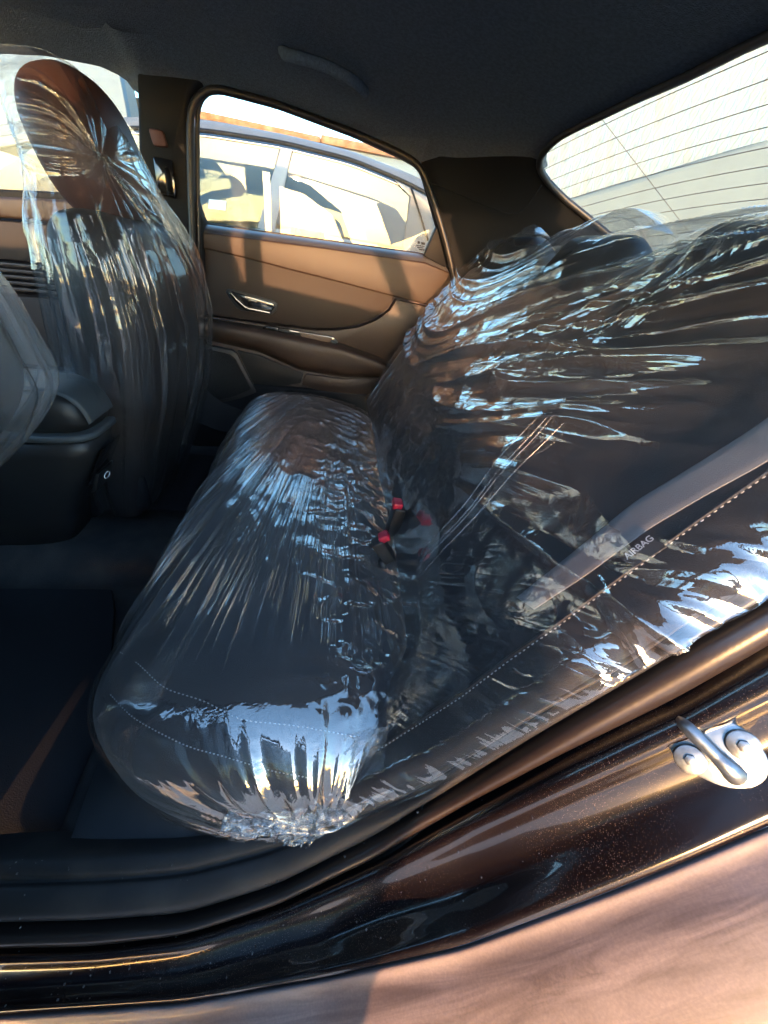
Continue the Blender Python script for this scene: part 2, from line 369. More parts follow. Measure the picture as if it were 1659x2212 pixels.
# --- far c pillar trim: from the door opening to the rear glass
door_rear = np.vstack([ats([(905, 352), (916, 382), (930, 425), (946, 480)], y=1.42), ats([(962, 535), (975, 585), (980, 620), (965, 660), (900, 735)], y=1.415)])
inner = [edge_side[1]+[-.10, .05, .03], edge_side[1], edge_side[3], edge_side[4], edge_side[5], edge_side[6], edge_side[7], edge_side[7]+[.06, 0, -.15]]
mid_c = .5*resample(door_rear, 40)+.5*resample(inner, 40, smooth=2); mid_c[:, 1] += .02
loft('c_pillar_trim', [door_rear+np.array([0, .03, 0]), door_rear, mid_c, resample(inner, 40, smooth=2)], TRIM, car, n=40, sub=6)
seam = [at(px, py, y=yv) for px, py, yv in ((922, 392, 1.40), (985, 418, 1.362), (1055, 448, 1.318), (1095, 462, 1.292), (1120, 462, 1.276), (1142, 442, 1.262), (1170, 400, 1.238))]
tube('pillar_trim_seam', seam, .0016, TRIM, car, n=40, sm_=3)
# --- far b pillar trim
bp = ats([(292, 95), (297, 300), (298, 420), (300, 470), (310, 560), (318, 900), (445, 900), (440, 560), (437, 480), (414, 420), (406, 300), (405, 238), (412, 212), (425, 195), (440, 185), (420, 120)], y=1.405)
b_p = prism('b_pillar_trim', bp, (0, .07, 0), TRIM, car, bev=.012, seg=3)
prism('belt_guide_cover', ats([(328, 335), (372, 345), (380, 415), (378, 430), (340, 420)], y=1.392), (0, .02, 0), BLACKGL, b_p, bev=.006)
prism('belt_anchor_slot', ats([(318, 275), (350, 280), (362, 318), (330, 315)], y=1.396), (0, .02, 0), mat('anchor_slot_red', (.09, .035, .035), .6), b_p, bev=.006)  # slot piece in an even dull red
# window frame header strip between roof lining and far windows
hd0 = ats([(-60, 60), (0, 98), (100, 102), (215, 122), (270, 140), (300, 165), (380, 172), (430, 178), (470, 183), (600, 222), (760, 282), (860, 328), (910, 352)], y=1.41)
hd1 = ats([(-60, 122), (0, 116), (100, 121), (215, 143), (268, 168), (296, 205), (400, 205), (430, 196), (468, 198), (600, 237), (760, 297), (860, 342), (906, 368)], y=1.44)
hd2 = np.array(hd0)+np.array([0, -.09, .045])
loft('roof_rail_trim', [hd2, hd0, hd1], HEADL, car, n=60, sub=3)
# rubber door seal around the far rear window
sl_ = ats([(418, 560), (412, 420), (410, 300), (411, 245), (418, 218), (436, 200), (465, 190), (600, 226), (760, 286), (862, 330), (906, 356), (924, 400), (945, 460), (965, 530), (978, 585), (982, 618)], y=1.395)
tube('window_opening_seal', sl_, .009, RUBBER, car, n=90, sm_=3)
sl2 = ats([(430, 560), (427, 420), (426, 300), (427, 240), (436, 212), (460, 194)], y=1.405)
tube('window_opening_seal', sl2, .006, RUBBER, car, n=50, sm_=2)
# grab handle above the far door
gh = [at(612, 108, y=1.22), at(616, 120, y=1.20), at(640, 124, y=1.185), at(700, 142, y=1.185), at(752, 168, y=1.185), at(778, 188, y=1.20), at(788, 200, y=1.225)]
tube('grab_handle', gh, .011, HEADL, car, n=30, sm_=3, seg=10)
# parcel shelf behind the seat
rbox('parcel_shelf', (.86, YC, -.005), (.52, 1.18, .02), TRIM, car, bev=.005)
# floor: carpet with a centre tunnel
gx = np.linspace(-1.6, .35, 60); gy = np.linspace(.14, 1.42, 70); GX, GY = np.meshgrid(gx, gy, indexing='ij')
tun = smooth(.14, .05, np.abs(GY-.80))
GZ = -.70+.055*tun+.004*fbm(GX*12, GY*12, 0, 3)
grid('carpet', np.stack([GX, GY, GZ], -1), CARPET, car)
prism('under_seat_panel', [(-.205, .2, -.70), (-.205, 1.34, -.70), (-.19, 1.34, -.52), (-.19, .2, -.52)], (.02, 0, 0), TRIM, car, bev=.004)
# far lower side trim below the door
loft('sill_trim', [ats([(430, 830), (480, 870), (560, 900), (640, 900)], y=1.38), ats([(410, 860), (470, 905), (550, 925), (640, 930)], y=1.36), ats([(400, 900), (470, 930), (550, 945), (640, 950)], y=1.34)], TRIM, car, n=20, sub=3)
# --- near door aperture: sill trim, seals, jamb and outer skin
b0 = [at(-60, 1852, z=-.625), at(0, 1850, z=-.62), at(200, 1846, z=-.615), at(400, 1832, z=-.61), at(560, 1795, z=-.595), at(690, 1757, z=-.57), at(823, 1714, z=-.525), at(883, 1694, y=.182),
      at(1050, 1588, y=.181), at(1145, 1528, y=.180), at(1327, 1432, y=.179), at(1518, 1296, y=.178), at(1659, 1214, y=.178), at(1760, 1150, y=.178)]
b1 = [at(-60, 2006, z=-.655), at(0, 2004, z=-.655), at(200, 2000, z=-.65), at(400, 1984, z=-.65), at(600, 1921, z=-.63), at(800, 1816, z=-.58), at(999, 1690, y=.166), at(1176, 1580, y=.165), at(1377, 1462, y=.164), at(1518, 1375, y=.163), at(1659, 1290, y=.163), at(1760, 1225, y=.163)]
b2 = [at(-60, 2052, z=-.668), at(0, 2050, z=-.668), at(200, 2046, z=-.665), at(400, 2021, z=-.66), at(600, 1956, z=-.645), at(823, 1848, z=-.59), at(1000, 1745, y=.148), at(1200, 1640, y=.147), at(1453, 1518, y=.146), at(1659, 1402, y=.145), at(1760, 1340, y=.145)]
b3 = [at(-60, 2196, z=-.675), at(0, 2190, z=-.675), at(400, 2163, z=-.668), at(700, 2110, z=-.64), at(1000, 2042, z=-.55), at(1300, 1930, z=-.44), at(1500, 1850, z=-.375), at(1659, 1782, z=-.33), at(1800, 1720, z=-.29)]
NB = 140
B0, B1, B2, B3 = [resample(b, NB, smooth=10) for b in (b0, b1, b2, b3)]
out_n = np.array([0, -1.0, 0])
def between(A, B, t, lift=0., nrm=None):
    P = A*(1-t)+B*t
    if lift: P = P+lift*nrm
    return P
tan = np.gradient(B1, axis=0); acr = B2-B0
NRM = np.cross(tan, acr); NRM /= np.linalg.norm(NRM, axis=1)[:, None]
NRM *= np.sign((NRM*(-B1)).sum(1))[:, None]                     # towards the camera
inn = B0+(-.03*NRM)+.012*(B0-B1)/np.linalg.norm(B0-B1, axis=1)[:, None]
loft('sill_trim', [inn, B0, between(B0, B1, .22, .005, NRM), between(B0, B1, .36, .001, NRM), between(B0, B1, .42, .006, NRM), between(B0, B1, .62, .009, NRM), between(B0, B1, .85, .006, NRM), between(B0, B1, .97, -.006, NRM), between(B0, B1, 1.0, -.012, NRM)], RUBBER, car, n=NB, sub=4)
loft('weatherstrip', [between(B1, B2, .0, -.012, NRM), between(B1, B2, .04, -.004, NRM), between(B1, B2, .2, .005, NRM), between(B1, B2, .45, .0085, NRM), between(B1, B2, .7, .007, NRM), between(B1, B2, .92, .001, NRM), between(B1, B2, 1.0, -.008, NRM)], RUBBER2, car, n=NB, sub=4)
tj = np.gradient(B2, axis=0); NJ = np.cross(tj, B3-B2); NJ /= np.linalg.norm(NJ, axis=1)[:, None]; NJ *= np.sign((NJ*(-B2)).sum(1))[:, None]
rise = smooth(40, 95, np.arange(NB))[:, None]
jamb = [between(B2, B3, -.06, -.010, NJ), between(B2, B3, .0, -.004, NJ), B2*.9+B3*.1+NJ*(.004+.004*rise), between(B2, B3, .22, 0, NJ)+NJ*(.004+.006*rise), between(B2, B3, .38, 0, NJ)-NJ*(.002+.002*rise), between(B2, B3, .6, 0, NJ)-NJ*(.006+.004*rise), between(B2, B3, .8, -.002, NJ), between(B2, B3, .93, .003, NJ), B3+.001*NJ]
jamb_o = loft('door_jamb', jamb, PAINT, car, n=NB, sub=6)
# outer skin rolls over from the jamb lip and falls away outside
t_ = np.linspace(0, 1, NB)[:, None]
sk = [B3+.001*NJ-np.array([0, 0, .004]), B3+np.array([0, -.004, .001]), B3+np.array([0, -.014, -.008]), B3+np.array([.0, -.040, -.018]), B3+np.array([.01, -.085, -.044]), B3+np.array([.02, -.125, -.09]), B3+np.array([.03, -.155, -.17]), B3+np.array([.03, -.165, -.32])]
qp = loft('quarter_panel', sk, SKIN, car, n=NB, sub=6)
nq = len(qp.data.vertices)//NB; ln_ = np.r_[0, np.cumsum(np.linalg.norm(np.diff(B3, axis=0), axis=1))]
pu, pv = np.meshgrid(np.interp(np.linspace(0, 1, nq), [0, .3, .5, .7, .85, 1], [0, .012, .05, .1, .17, .3]), ln_, indexing='ij')
fold_attr(qp, 'panel', pv, pu, pu*0)
# kick panel under the near end of the cushion
k0 = [at(140, 1853, z=-.63), at(300, 1848, z=-.63), at(450, 1832, z=-.625), at(600, 1795, z=-.61), at(720, 1760, z=-.58)]
k1 = [at(215, 1640, z=-.63), at(300, 1640, z=-.585), at(420, 1690, z=-.56), at(560, 1725, z=-.55), at(700, 1700, z=-.53)]
k2 = [at(255, 1540, z=-.60), at(360, 1560, z=-.55), at(460, 1620, z=-.53), at(580, 1680, z=-.52), at(720, 1660, z=-.50)]
loft('kick_panel', [np.array(k0)-np.array([0, .01, .03]), k0, k1, k2], mat('kick_panel_plastic', (.022, .024, .028), .5, 0, .35, bump=(900, .3, .0005, 'cell')), car, n=50, sub=5, sm_=1)
tube('carpet_edge', [at(262, 1555, z=-.655), at(240, 1620, z=-.66), at(205, 1720, z=-.67), at(165, 1850, z=-.675)], [.022, .024, .026, .028], CARPET, car, n=40, sm_=1, seg=12)
gv, gf = [], []
for _ in range(240):
    i_ = random.randrange(4, NB-30); t_g = random.random(); p_ = between(B0, B1, t_g, .0075, NRM)[i_] if random.random() < .6 else between(B2, B3, t_g, .001, NJ)[i_]
    r_g = random.choice([.0004, .0006, .0006, .0009, .0013]); k_ = len(gv); a0 = random.random()*6
    gv += [p_+r_g*np.array([math.cos(a0+q), math.sin(a0+q), .3*math.sin(3*q)]) for q in (0, 1.6, 3.0, 4.6)]+[p_+NRM[i_]*r_g*1.2]
    gf += [(k_, k_+1, k_+4), (k_+1, k_+2, k_+4), (k_+2, k_+3, k_+4), (k_+3, k_, k_+4)]
gr_ = mesh('grit', gv, gf, mat('pale_grit', (.10, .095, .09), .9), car, False); gr_['kind'] = 'stuff'
# striker
jv = np.array([v.co[:] for v in jamb_o.data.vertices])-np.array([0, 0, H]); jc = jv@M      # camera axes
pxy = np.stack([CX+F*jc[:, 0]/jc[:, 2], CY-F*jc[:, 1]/jc[:, 2]], -1)
i_ = int(np.argmin(np.linalg.norm(pxy-np.array([1542, 1612]), axis=1)+1e3*(jc[:, 2] < 0))); sc = jv[i_]
SN = np.array(jamb_o.data.vertices[i_].normal[:]); SN = SN*np.sign(-(SN@sc)); SN = SN-1.3*sc/np.linalg.norm(sc); SN /= np.linalg.norm(SN)
SNv = Vector(tuple(SN)); ax1 = Vector(tuple(r_)); ax1 = (ax1-SNv*ax1.dot(SNv)).normalized(); ax2 = SNv.cross(ax1).normalized()
if ax2.dot(Vector(tuple(u_))) < 0: ax2 = -ax2
SC = Vector(tuple(sc))+SNv*.0095
def sp(u, v, h=0): q = SC+ax1*u+ax2*v+SNv*h; return (q.x, q.y, q.z)
K = .90*float((M.T@sc)[2])/F        # metres per pixel there
pl = [(-92, 30), (-60, 62), (-10, 78), (40, 76), (70, 50), (92, 12), (90, -30), (60, -62), (10, -74), (-40, -60), (-80, -30), (-97, 5)]
st = prism('striker_plate', [sp(*p) for p in K*resample(pl, 40, True, 3)], tuple(SNv*.004), ZINC, car, bev=.0014)
prism('striker_base', [sp(*p, -.016) for p in .8*K*resample(pl, 40, True, 3)], tuple(SNv*.017), TRIM, st, bev=.001)
lp = [(-58, 58, .001), (-53, 52, .006), (-40, 38, .008), (-12, 8, .0085), (10, -16, .008), (22, -30, .006), (30, -40, .001)]
lpc = resample([(u*K, v*K, h) for u, v, h in lp], 36, smooth=3); tl3 = np.gradient(lpc, axis=0); tl3 /= np.linalg.norm(tl3, axis=1)[:, None]
sd3 = np.array([.707, .707*.9, 0]); sd3 /= np.linalg.norm(sd3); nr3 = np.cross(tl3, sd3); rr3 = np.interp(np.linspace(0, 1, 36), [0, .2, .6, .85, 1], [.0055, .005, .0045, .006, .0075])
lpg = np.zeros((36, 12, 3))
for k_, a in enumerate(np.linspace(0, 2*math.pi, 12, endpoint=False)):
    q = lpc+rr3[:, None]*(math.cos(a)*sd3*1.15+math.sin(a)*nr3); lpg[:, k_] = [sp(*p) for p in q]
grid('striker_loop', lpg, ZINC, st, cv=True)
for (u, v) in ((-52, -22), (48, 30)):
    ring = [sp(K*u+.011*math.cos(a), K*v+.011*math.sin(a), .004) for a in np.linspace(0, 2*math.pi, 24, endpoint=False)]
    bt = prism('bolt_head', ring, tuple(SNv*.0028), ZINC, st, bev=.0012)
    ring = [sp(K*u+.0045*math.cos(a), K*v+.0045*math.sin(a), .0066) for a in np.linspace(0, 2*math.pi, 6, endpoint=False)]
    prism('bolt_socket', ring, tuple(SNv*.0016), ZINC, st, bev=.0005)
# ================================================================== FAR REAR DOOR
YD = 1.42
rd = thing('rear_door', 'closed far rear door with trim tinted brown for warm light, a sunlit patch and a chrome pull handle', 'car door', (-.1, 1.45, -.7))
GL = [(443, 488), (441, 300), (442, 225), (449, 205), (468, 199), (600, 238), (760, 298), (862, 343), (898, 364), (909, 388), (944, 480), (918, 552)]
prism('window_pane', ats([(430, 495), (430, 190), (470, 180), (600, 220), (765, 282), (915, 350), (960, 480), (930, 560)], y=1.475), (0, .003, 0), GLASS, rd, bev=0, sm=False)
prism('quarter_trim', ats([(946, 484), (970, 572), (960, 578), (916, 553)], y=1.425), (0, .03, 0), TRIM, rd, bev=.004)
# small glass marking
for (u, v, w, h) in ((902, 521, 5, 5), (910, 523, 8, 5), (899, 529, 18, 2), (901, 533, 14, 2), (905, 537, 12, 3)):
    prism('glass_marking', ats([(u, v), (u+w, v+w*.13), (u+w, v+h+w*.13), (u, v+h)], y=1.473), (0, .001, 0), TRIM, rd, bev=0)
low = np.array(ats([(436, 470), (436, 483), (600, 505), (760, 527), (918, 549), (962, 560)], y=1.46))
bt_ = loft('belt_trim', [resample(ats([(436, 482), (918, 549), (972, 572)], y=1.465), 30), resample(ats([(436, 486), (918, 553), (972, 575)], y=1.44), 30), resample(ats([(436, 494), (918, 561), (974, 583)], y=1.425), 30), resample(ats([(436, 506), (918, 574), (976, 596)], y=1.416), 30)], mat('belt_line_trim', (.05, .05, .055), .38, 0, .5, bump=(700, .2, .0005, 'cell')), rd, n=30, sub=4)
tube('belt_seal', ats([(440, 483), (600, 505), (760, 528), (920, 550)], y=1.462), .0035, RUBBER, rd, n=20)
prism('shoulder_panel', ats([(434, 500), (700, 534), (918, 566), (976, 590), (978, 630), (955, 660), (944, 664), (850, 641), (720, 607), (620, 582), (530, 558), (434, 536)], y=1.414), (0, .04, 0), DOORWARM, rd, bev=.006, seg=3)
prism('insert_panel', ats([(434, 530), (530, 552), (620, 576), (720, 601), (850, 634), (850, 646), (838, 666), (810, 686), (770, 702), (725, 709), (680, 709), (560, 694), (434, 676)], y=1.420), (0, .03, 0), DOORIN, rd, bev=.002, seg=2)
prism('armrest_panel', ats([(856, 648), (950, 668), (990, 700), (900, 790), (820, 790), (735, 742), (640, 722), (434, 690), (434, 681), (560, 699), (680, 714), (728, 714), (775, 707), (815, 691), (842, 671)], y=1.414), (0, .03, 0), DOORWARM, rd, bev=.003, seg=2)
# armrest swelling out of the panel
ar = [ats([(430, 684), (560, 704), (650, 722), (740, 742), (820, 772), (870, 800)], y=1.41), ats([(430, 690), (560, 712), (650, 730), (740, 750), (820, 778), (860, 802)], y=1.365),
      ats([(430, 704), (560, 728), (650, 750), (740, 765), (810, 785), (850, 806)], y=1.35), ats([(430, 722), (560, 752), (650, 790), (740, 806), (810, 808), (845, 812)], y=1.36), ats([(430, 730), (560, 760), (650, 800), (740, 814), (810, 815), (845, 816)], y=1.40)]
loft('armrest', ar, DOORWARM, rd, n=60, sub=6, sm_=1)
sw = prism('switch_plate', ats([(566, 708), (575, 704), (720, 728), (731, 738), (727, 745), (690, 742), (572, 717)], y=1.378), (0, .02, 0), BLACKGL, rd, bev=.002)
prism('window_switch', ats([(600, 709), (625, 713), (625, 719), (600, 715)], y=1.374), (0, .01, 0), TRIM2, sw, bev=.001)
prism('door_pull_cup', ats([(645, 717), (718, 730), (712, 740), (655, 731)], y=1.376), (0, .01, 0), mat('pull_cup', (.10, .066, .05), .5), sw, bev=.001)
# inside handle in its bezel
bz = prism('handle_bezel', ats([(486, 632), (491, 624), (504, 625), (592, 650), (600, 657), (597, 671), (586, 681), (520, 671), (508, 664)], y=1.415), (0, .02, 0), TRIM2, rd, bev=.003)
prism('handle_recess', ats([(493, 634), (501, 629), (590, 655), (594, 662), (584, 675), (524, 666)], y=1.411), (0, .01, 0), BLACKGL, bz, bev=.002)
prism('handle_lever', ats([(494, 630), (499, 630), (512, 646), (528, 660), (535, 664), (584, 674), (584, 678), (532, 671), (516, 660), (503, 645)], y=1.402), (0, .008, 0), CHROME, bz, bev=.002)
prism('handle_paddle', ats([(520, 642), (556, 650), (548, 665), (530, 662)], y=1.406), (0, .006, 0), BLACKGL, bz, bev=.002)
# pocket, speaker, lower trim
prism('base_panel', ats([(425, 728), (560, 758), (650, 800), (760, 812), (860, 812), (820, 900), (620, 900), (480, 905), (420, 880)], y=1.425), (0, .03, 0), DOORWARM, rd, bev=.006)
prism('map_pocket', ats([(512, 757), (560, 768), (640, 800), (656, 806), (648, 828), (600, 838), (560, 842), (545, 826), (528, 790)], y=1.417), (0, .02, 0), mat('pocket_dark', (.004, .004, .004), .7), rd, bev=.004)
prism('speaker_surround', ats([(428, 742), (500, 756), (512, 764), (530, 800), (556, 848), (520, 862), (470, 874), (436, 868), (424, 830)], y=1.408), (0, .02, 0), mat('speaker_trim', (.022, .019, .018), .55), rd, bev=.006)
prism('speaker_grille', ats([(432, 752), (496, 766), (508, 776), (524, 808), (542, 842), (505, 858), (468, 866), (438, 858), (428, 826)], y=1.404), (0, .01, 0), GRILLE, rd, bev=.004)
prism('door_trim', ats([(660, 808), (740, 818), (850, 816), (820, 850), (740, 862), (650, 832)], y=1.412), (0, .02, 0), DOORWARM, rd, bev=.006)
# ================================================================== FRONT DOORS (far one in view, near one closed ahead of the opening)
def front_door(name, label, mir):
    t = thing(name, label, 'car door', (-.9, (1.45 if not mir else 2*YC-1.45), -.7))
    mm = (lambda P: mirror(P)) if mir else (lambda P: np.array(P))
    sgn = -1 if mir else 1
    prism('window_pane', mm(ats([(-420, 430), (-200, 95), (0, 90), (215, 120), (300, 160), (310, 440)], y=1.485)), (0, .003*sgn, 0), GLASS, t, bev=0, sm=False)
    prism('shoulder_panel', mm(ats([(-420, 430), (0, 424), (330, 440), (330, 500), (0, 470), (-420, 460)], y=1.43)), (0, .05*sgn, 0), DOORWARM, t, bev=.008, seg=3)
    prism('belt_trim', mm(ats([(-420, 410), (0, 408), (330, 424), (330, 444), (0, 432), (-420, 436)], y=1.445)), (0, .03*sgn, 0), TRIM, t, bev=.006, seg=3)
    prism('insert_panel', mm(ats([(-420, 466), (0, 476), (330, 506), (330, 590), (0, 560), (-420, 540)], y=1.436)), (0, .04*sgn, 0), DOORIN, t, bev=.006)
    for k in range(5):
        prism('trim_strip', mm(ats([(-420, 548+k*13), (0, 566+k*13), (330, 596+k*13), (330, 604+k*13), (0, 574+k*13), (-420, 556+k*13)], y=1.432)), (0, .03*sgn, 0), DOORWARM, t, bev=.002)
    prism('base_panel', mm(ats([(-420, 620), (0, 636), (330, 664), (330, 900), (0, 1000), (-420, 1000)], y=1.44)), (0, .04*sgn, 0), DOORIN, t, bev=.006)
    if mir: rbox('door_skin', (-1.12, .035, -.38), (1.34, .05, .76), SKIN, t, bev=.012)
    return t
front_door('front_door', 'far front door with trim tinted brown for warm light, left edge behind the wrapped seat', False)
# ================================================================== REAR SEAT
rs_ = thing('rear_seat', 'black rear bench seat with light stitching under clear plastic', 'car seat', (0, YC, -.62))
CXc, CZc, CA, CB, NE = -.056, -.545, .226, .123, 3.4
def cushion(ny, nt, grow=0., ymin=.165, ymax=1.36):
    """rounded bench cushion: a superellipse section carried across the car with rounded ends"""
    u = np.linspace(0, 1, ny); y = ymin-grow+(ymax-ymin+2*grow)*(.5-.5*np.cos(math.pi*u))*.55+(ymax-ymin+2*grow)*u*.45
    y = ymin-grow+(y-y[0])/(y[-1]-y[0])*(ymax-ymin+2*grow)
    th = np.linspace(R(-25), R(238), nt)
    Y_, T = np.meshgrid(y, th, indexing='ij')
    rn, rf = .15+grow, .15+grow
    sn = np.sqrt(np.clip(1-np.clip((ymin-grow+rn-Y_)/rn, 0, 1)**2.4, 0, 1)); sf = np.sqrt(np.clip(1-np.clip((Y_-(ymax+grow-rf))/rf, 0, 1)**2.4, 0, 1))
    s = np.clip(sn*sf, .02, 1)
    c, si = np.cos(T), np.sin(T)
    a = (CA+grow); b = (CB+grow)
    X_ = CXc+.05*(1-sn)+.03*(1-sf)+a*s*np.sign(c)*np.abs(c)**(2/NE)
    Z_ = CZc-.02*(1-sn)+b*(.25+.75*s)*np.sign(si)*np.abs(si)**(2/NE)
    Z_ = Z_-.035*smooth(-.10, .14, X_)*(si > 0)-.012*smooth(.5, 1.2, Y_)*0
    return np.stack([X_, Y_, Z_], -1)
P = cushion(120, 70); grid('cushion', P, FABRIC, rs_)
def normals(P):
    du = np.gradient(P, axis=0); dv = np.gradient(P, axis=1); n = np.cross(du, dv); n /= np.linalg.norm(n, axis=-1)[..., None]+1e-12
    return n
# seat back: plane sloping up and back, w measured up the slope
SO = np.array([.113, 0, -.44]); SW = np.array([.566, 0, .824]); SW /= np.linalg.norm(SW); SN_ = np.array([-SW[2], 0, SW[0]])
def bumps(y, spread=1.0):
    o = np.zeros_like(y)
    for c, wd, h in ((1.17, .13, .10), (.80, .12, .10), (.38, .20, .10)):
        o = np.maximum(o, h*np.exp(-(np.abs(y-c)/(wd*spread))**4))
    return o
def wtop(y): return .60+bumps(y)
def wmin(y): return -.125*smooth(.33, .19, y)
def face_h(y, w):
    """relief of the front face: slight dish, rounded ends, and the near bolster rolling forward at its foot"""
    h = .004*np.exp(-((y-.25)/.07)**2)-.010*np.exp(-((y-.55)/.16)**2)-.010*np.exp(-((y-1.05)/.16)**2)+.016*np.sin(np.clip(w/.6, 0, 1)*math.pi)
    h = h+.030*smooth(.06, -.12, w)*smooth(.33, .20, y)
    return h-.022*np.clip((.178-y)/.025, 0, 1)**2-.05*np.clip((y-1.30)/.07, 0, 1)**2
def back(y, s, grow=0., wt=None):
    """s 0..1 : junction, up the face, over the top and down behind"""
    wt = wtop(y) if wt is None else wt
    r = .055+grow
    L1 = wt-r; L2 = math.pi*r; tot = L1+L2+.08; w0 = wmin(y)
    d = w0+s*(tot-w0)
    w = np.where(d < L1, d, np.where(d < L1+L2, L1+r*np.sin((d-L1)/r), L1-(d-L1-L2)))
    h = np.where(d < L1, 0, np.where(d < L1+L2, -r+r*np.cos((d-L1)/r), -2*r))+grow
    face = np.clip(1-np.maximum(d-L1, 0)/.05, 0, 1)
    h = h+face*face_h(y, w)
    return SO+w[..., None]*SW+h[..., None]*SN_+y[..., None]*np.array([0, 1, 0])
yy = np.r_[np.linspace(.163, .30, 30), np.linspace(.305, 1.372, 90)]; ss = np.linspace(0, 1, 120)
YY, SS = np.meshgrid(yy, ss, indexing='ij')
grid('backrest', back(YY, SS, 0., wt=.545+.085*smooth(.68, .56, YY)), FABRIC, rs_)
def backpt(px, py, lift=.002):
    """where a sight line meets the front of the seat back"""
    d = M@np.array([px-CX, -(py-CY), F])
    def h(t):
        q = d*t; rel = q-SO
        return rel@SN_-float(face_h(np.array(q[1]), np.array(min(rel@SW, .45))))
    lo, hi = .0001, .003
    for _ in range(50):
        m_ = (lo+hi)/2
        if h(m_) > 0: lo = m_
        else: hi = m_
    return d*lo+lift*SN_
for (yc, wd, w0, w1) in ((1.17, .25, .47, .61), (.80, .23, .47, .61), (.375, .42, .42, .625)):
    c = SO+SW*(w0+w1)/2+SN_*(-.046)+np.array([0, yc, 0])
    rot = Matrix(((SW[0], 0, SN_[0]), (0, 1, 0), (SW[2], 0, SN_[2])))
    rbox('headrest', c, (w1-w0+.03, wd, .10), LEATHER, rs_, bev=.042, seg=6, rot=rot)
def stitches(name, pts, parent, n, ln=.006, r=.0007, m_=THREAD):
    p = resample(pts, n*2+1); V, Fc = [], []
    for i in range(0, n*2, 2):
        a, b = p[i], p[i+1]; t = (b-a); L = np.linalg.norm(t); t /= L+1e-9; s = np.cross(t, [0, 1, .3]); s /= np.linalg.norm(s); u = np.cross(s, t)
        k = len(V)
        for e, sc_ in ((a, .5), (a+t*L*.25, 1), (b-t*L*.25, 1), (b, .5)):
            for q in (s, u, -s, -u): V.append(e+q*r*sc_)
        for j in range(3):
            for q in range(4): Fc.append((k+j*4+q, k+j*4+(q+1) % 4, k+j*4+4+(q+1) % 4, k+j*4+4+q))
    return mesh(name, V, Fc, m_, parent)
bs = [backpt(px, py, .003) for px, py in ((820, 1622), (900, 1572), (1000, 1508), (1100, 1432), (1200, 1362), (1300, 1288), (1400, 1215), (1500, 1142), (1600, 1072), (1680, 1016))]
stitches('backrest_stitching', bs, rs_, 84)
tube('backrest_seam', [backpt(px, py, .0005) for px, py in ((828, 1614), (900, 1560), (1000, 1496), (1100, 1420), (1200, 1350), (1300, 1276), (1400, 1203), (1500, 1130), (1600, 1060), (1680, 1004))], .0016, LEATHER, rs_, n=60)
tg = [backpt(px, py, .004) for px, py in ((1350, 1215), (1408, 1166), (1447, 1186), (1376, 1231))]
tag_ = prism('airbag_tag', tg, tuple(SN_*.0015), TAG, rs_, bev=0)
# lettering on the tag
fc = bpy.data.curves.new('airbag_lettering', 'FONT'); fc.body = 'AIRBAG'; fc.size = 1; fc.offset = .018; fc.align_x = 'CENTER'; fc.align_y = 'CENTER'
fo = bpy.data.objects.new('tmp', fc); COL.objects.link(fo); dg = bpy.context.evaluated_depsgraph_get()
tme = bpy.data.meshes.new_from_object(fo.evaluated_get(dg)); bpy.data.objects.remove(fo)
pa, pb = backpt(1360, 1213, .0075), backpt(1418, 1169, .0075); ctr = (pa+pb)/2; uu = pb-pa; wid = np.linalg.norm(uu); uu /= wid
vv = np.cross(SN_, uu); vv /= np.linalg.norm(vv)
xs = [v.co.x for v in tme.vertices]; sc_ = wid/(max(xs)-min(xs))
for v in tme.vertices:
    q = ctr+uu*v.co.x*sc_+vv*v.co.y*sc_*1.15; v.co = (q[0], q[1], q[2]+H)
link('airbag_lettering', tme, WHITEP, tag_, False)
# cushion stitching (two seams round the near end)
CP = cushion(260, 160)
def nearest_cush(px, py, lift=.002):
    d = M@np.array([px-CX, -(py-CY), F]); d /= np.linalg.norm(d)
    Q = CP.reshape(-1, 3); t = Q@d; dist = np.linalg.norm(Q-t[:, None]*d, axis=1)
    ok = np.where(dist < .006)[0]
    i = ok[np.argmin(t[ok])] if len(ok) else int(np.argmin(dist))
    return Q[i]-d*lift
s1 = resample([nearest_cush(*p) for p in ((255, 1400), (290, 1432), (350, 1480), (430, 1515), (520, 1545), (620, 1570), (700, 1588), (780, 1600))], 40, smooth=4)
stitches('cushion_stitching', s1, rs_, 64)
s2 = resample([nearest_cush(*p) for p in ((225, 1500), (270, 1552), (330, 1592), (400, 1622), (480, 1645), (580, 1668), (680, 1690))], 40, smooth=4)
stitches('cushion_stitching', s2, rs_, 60)
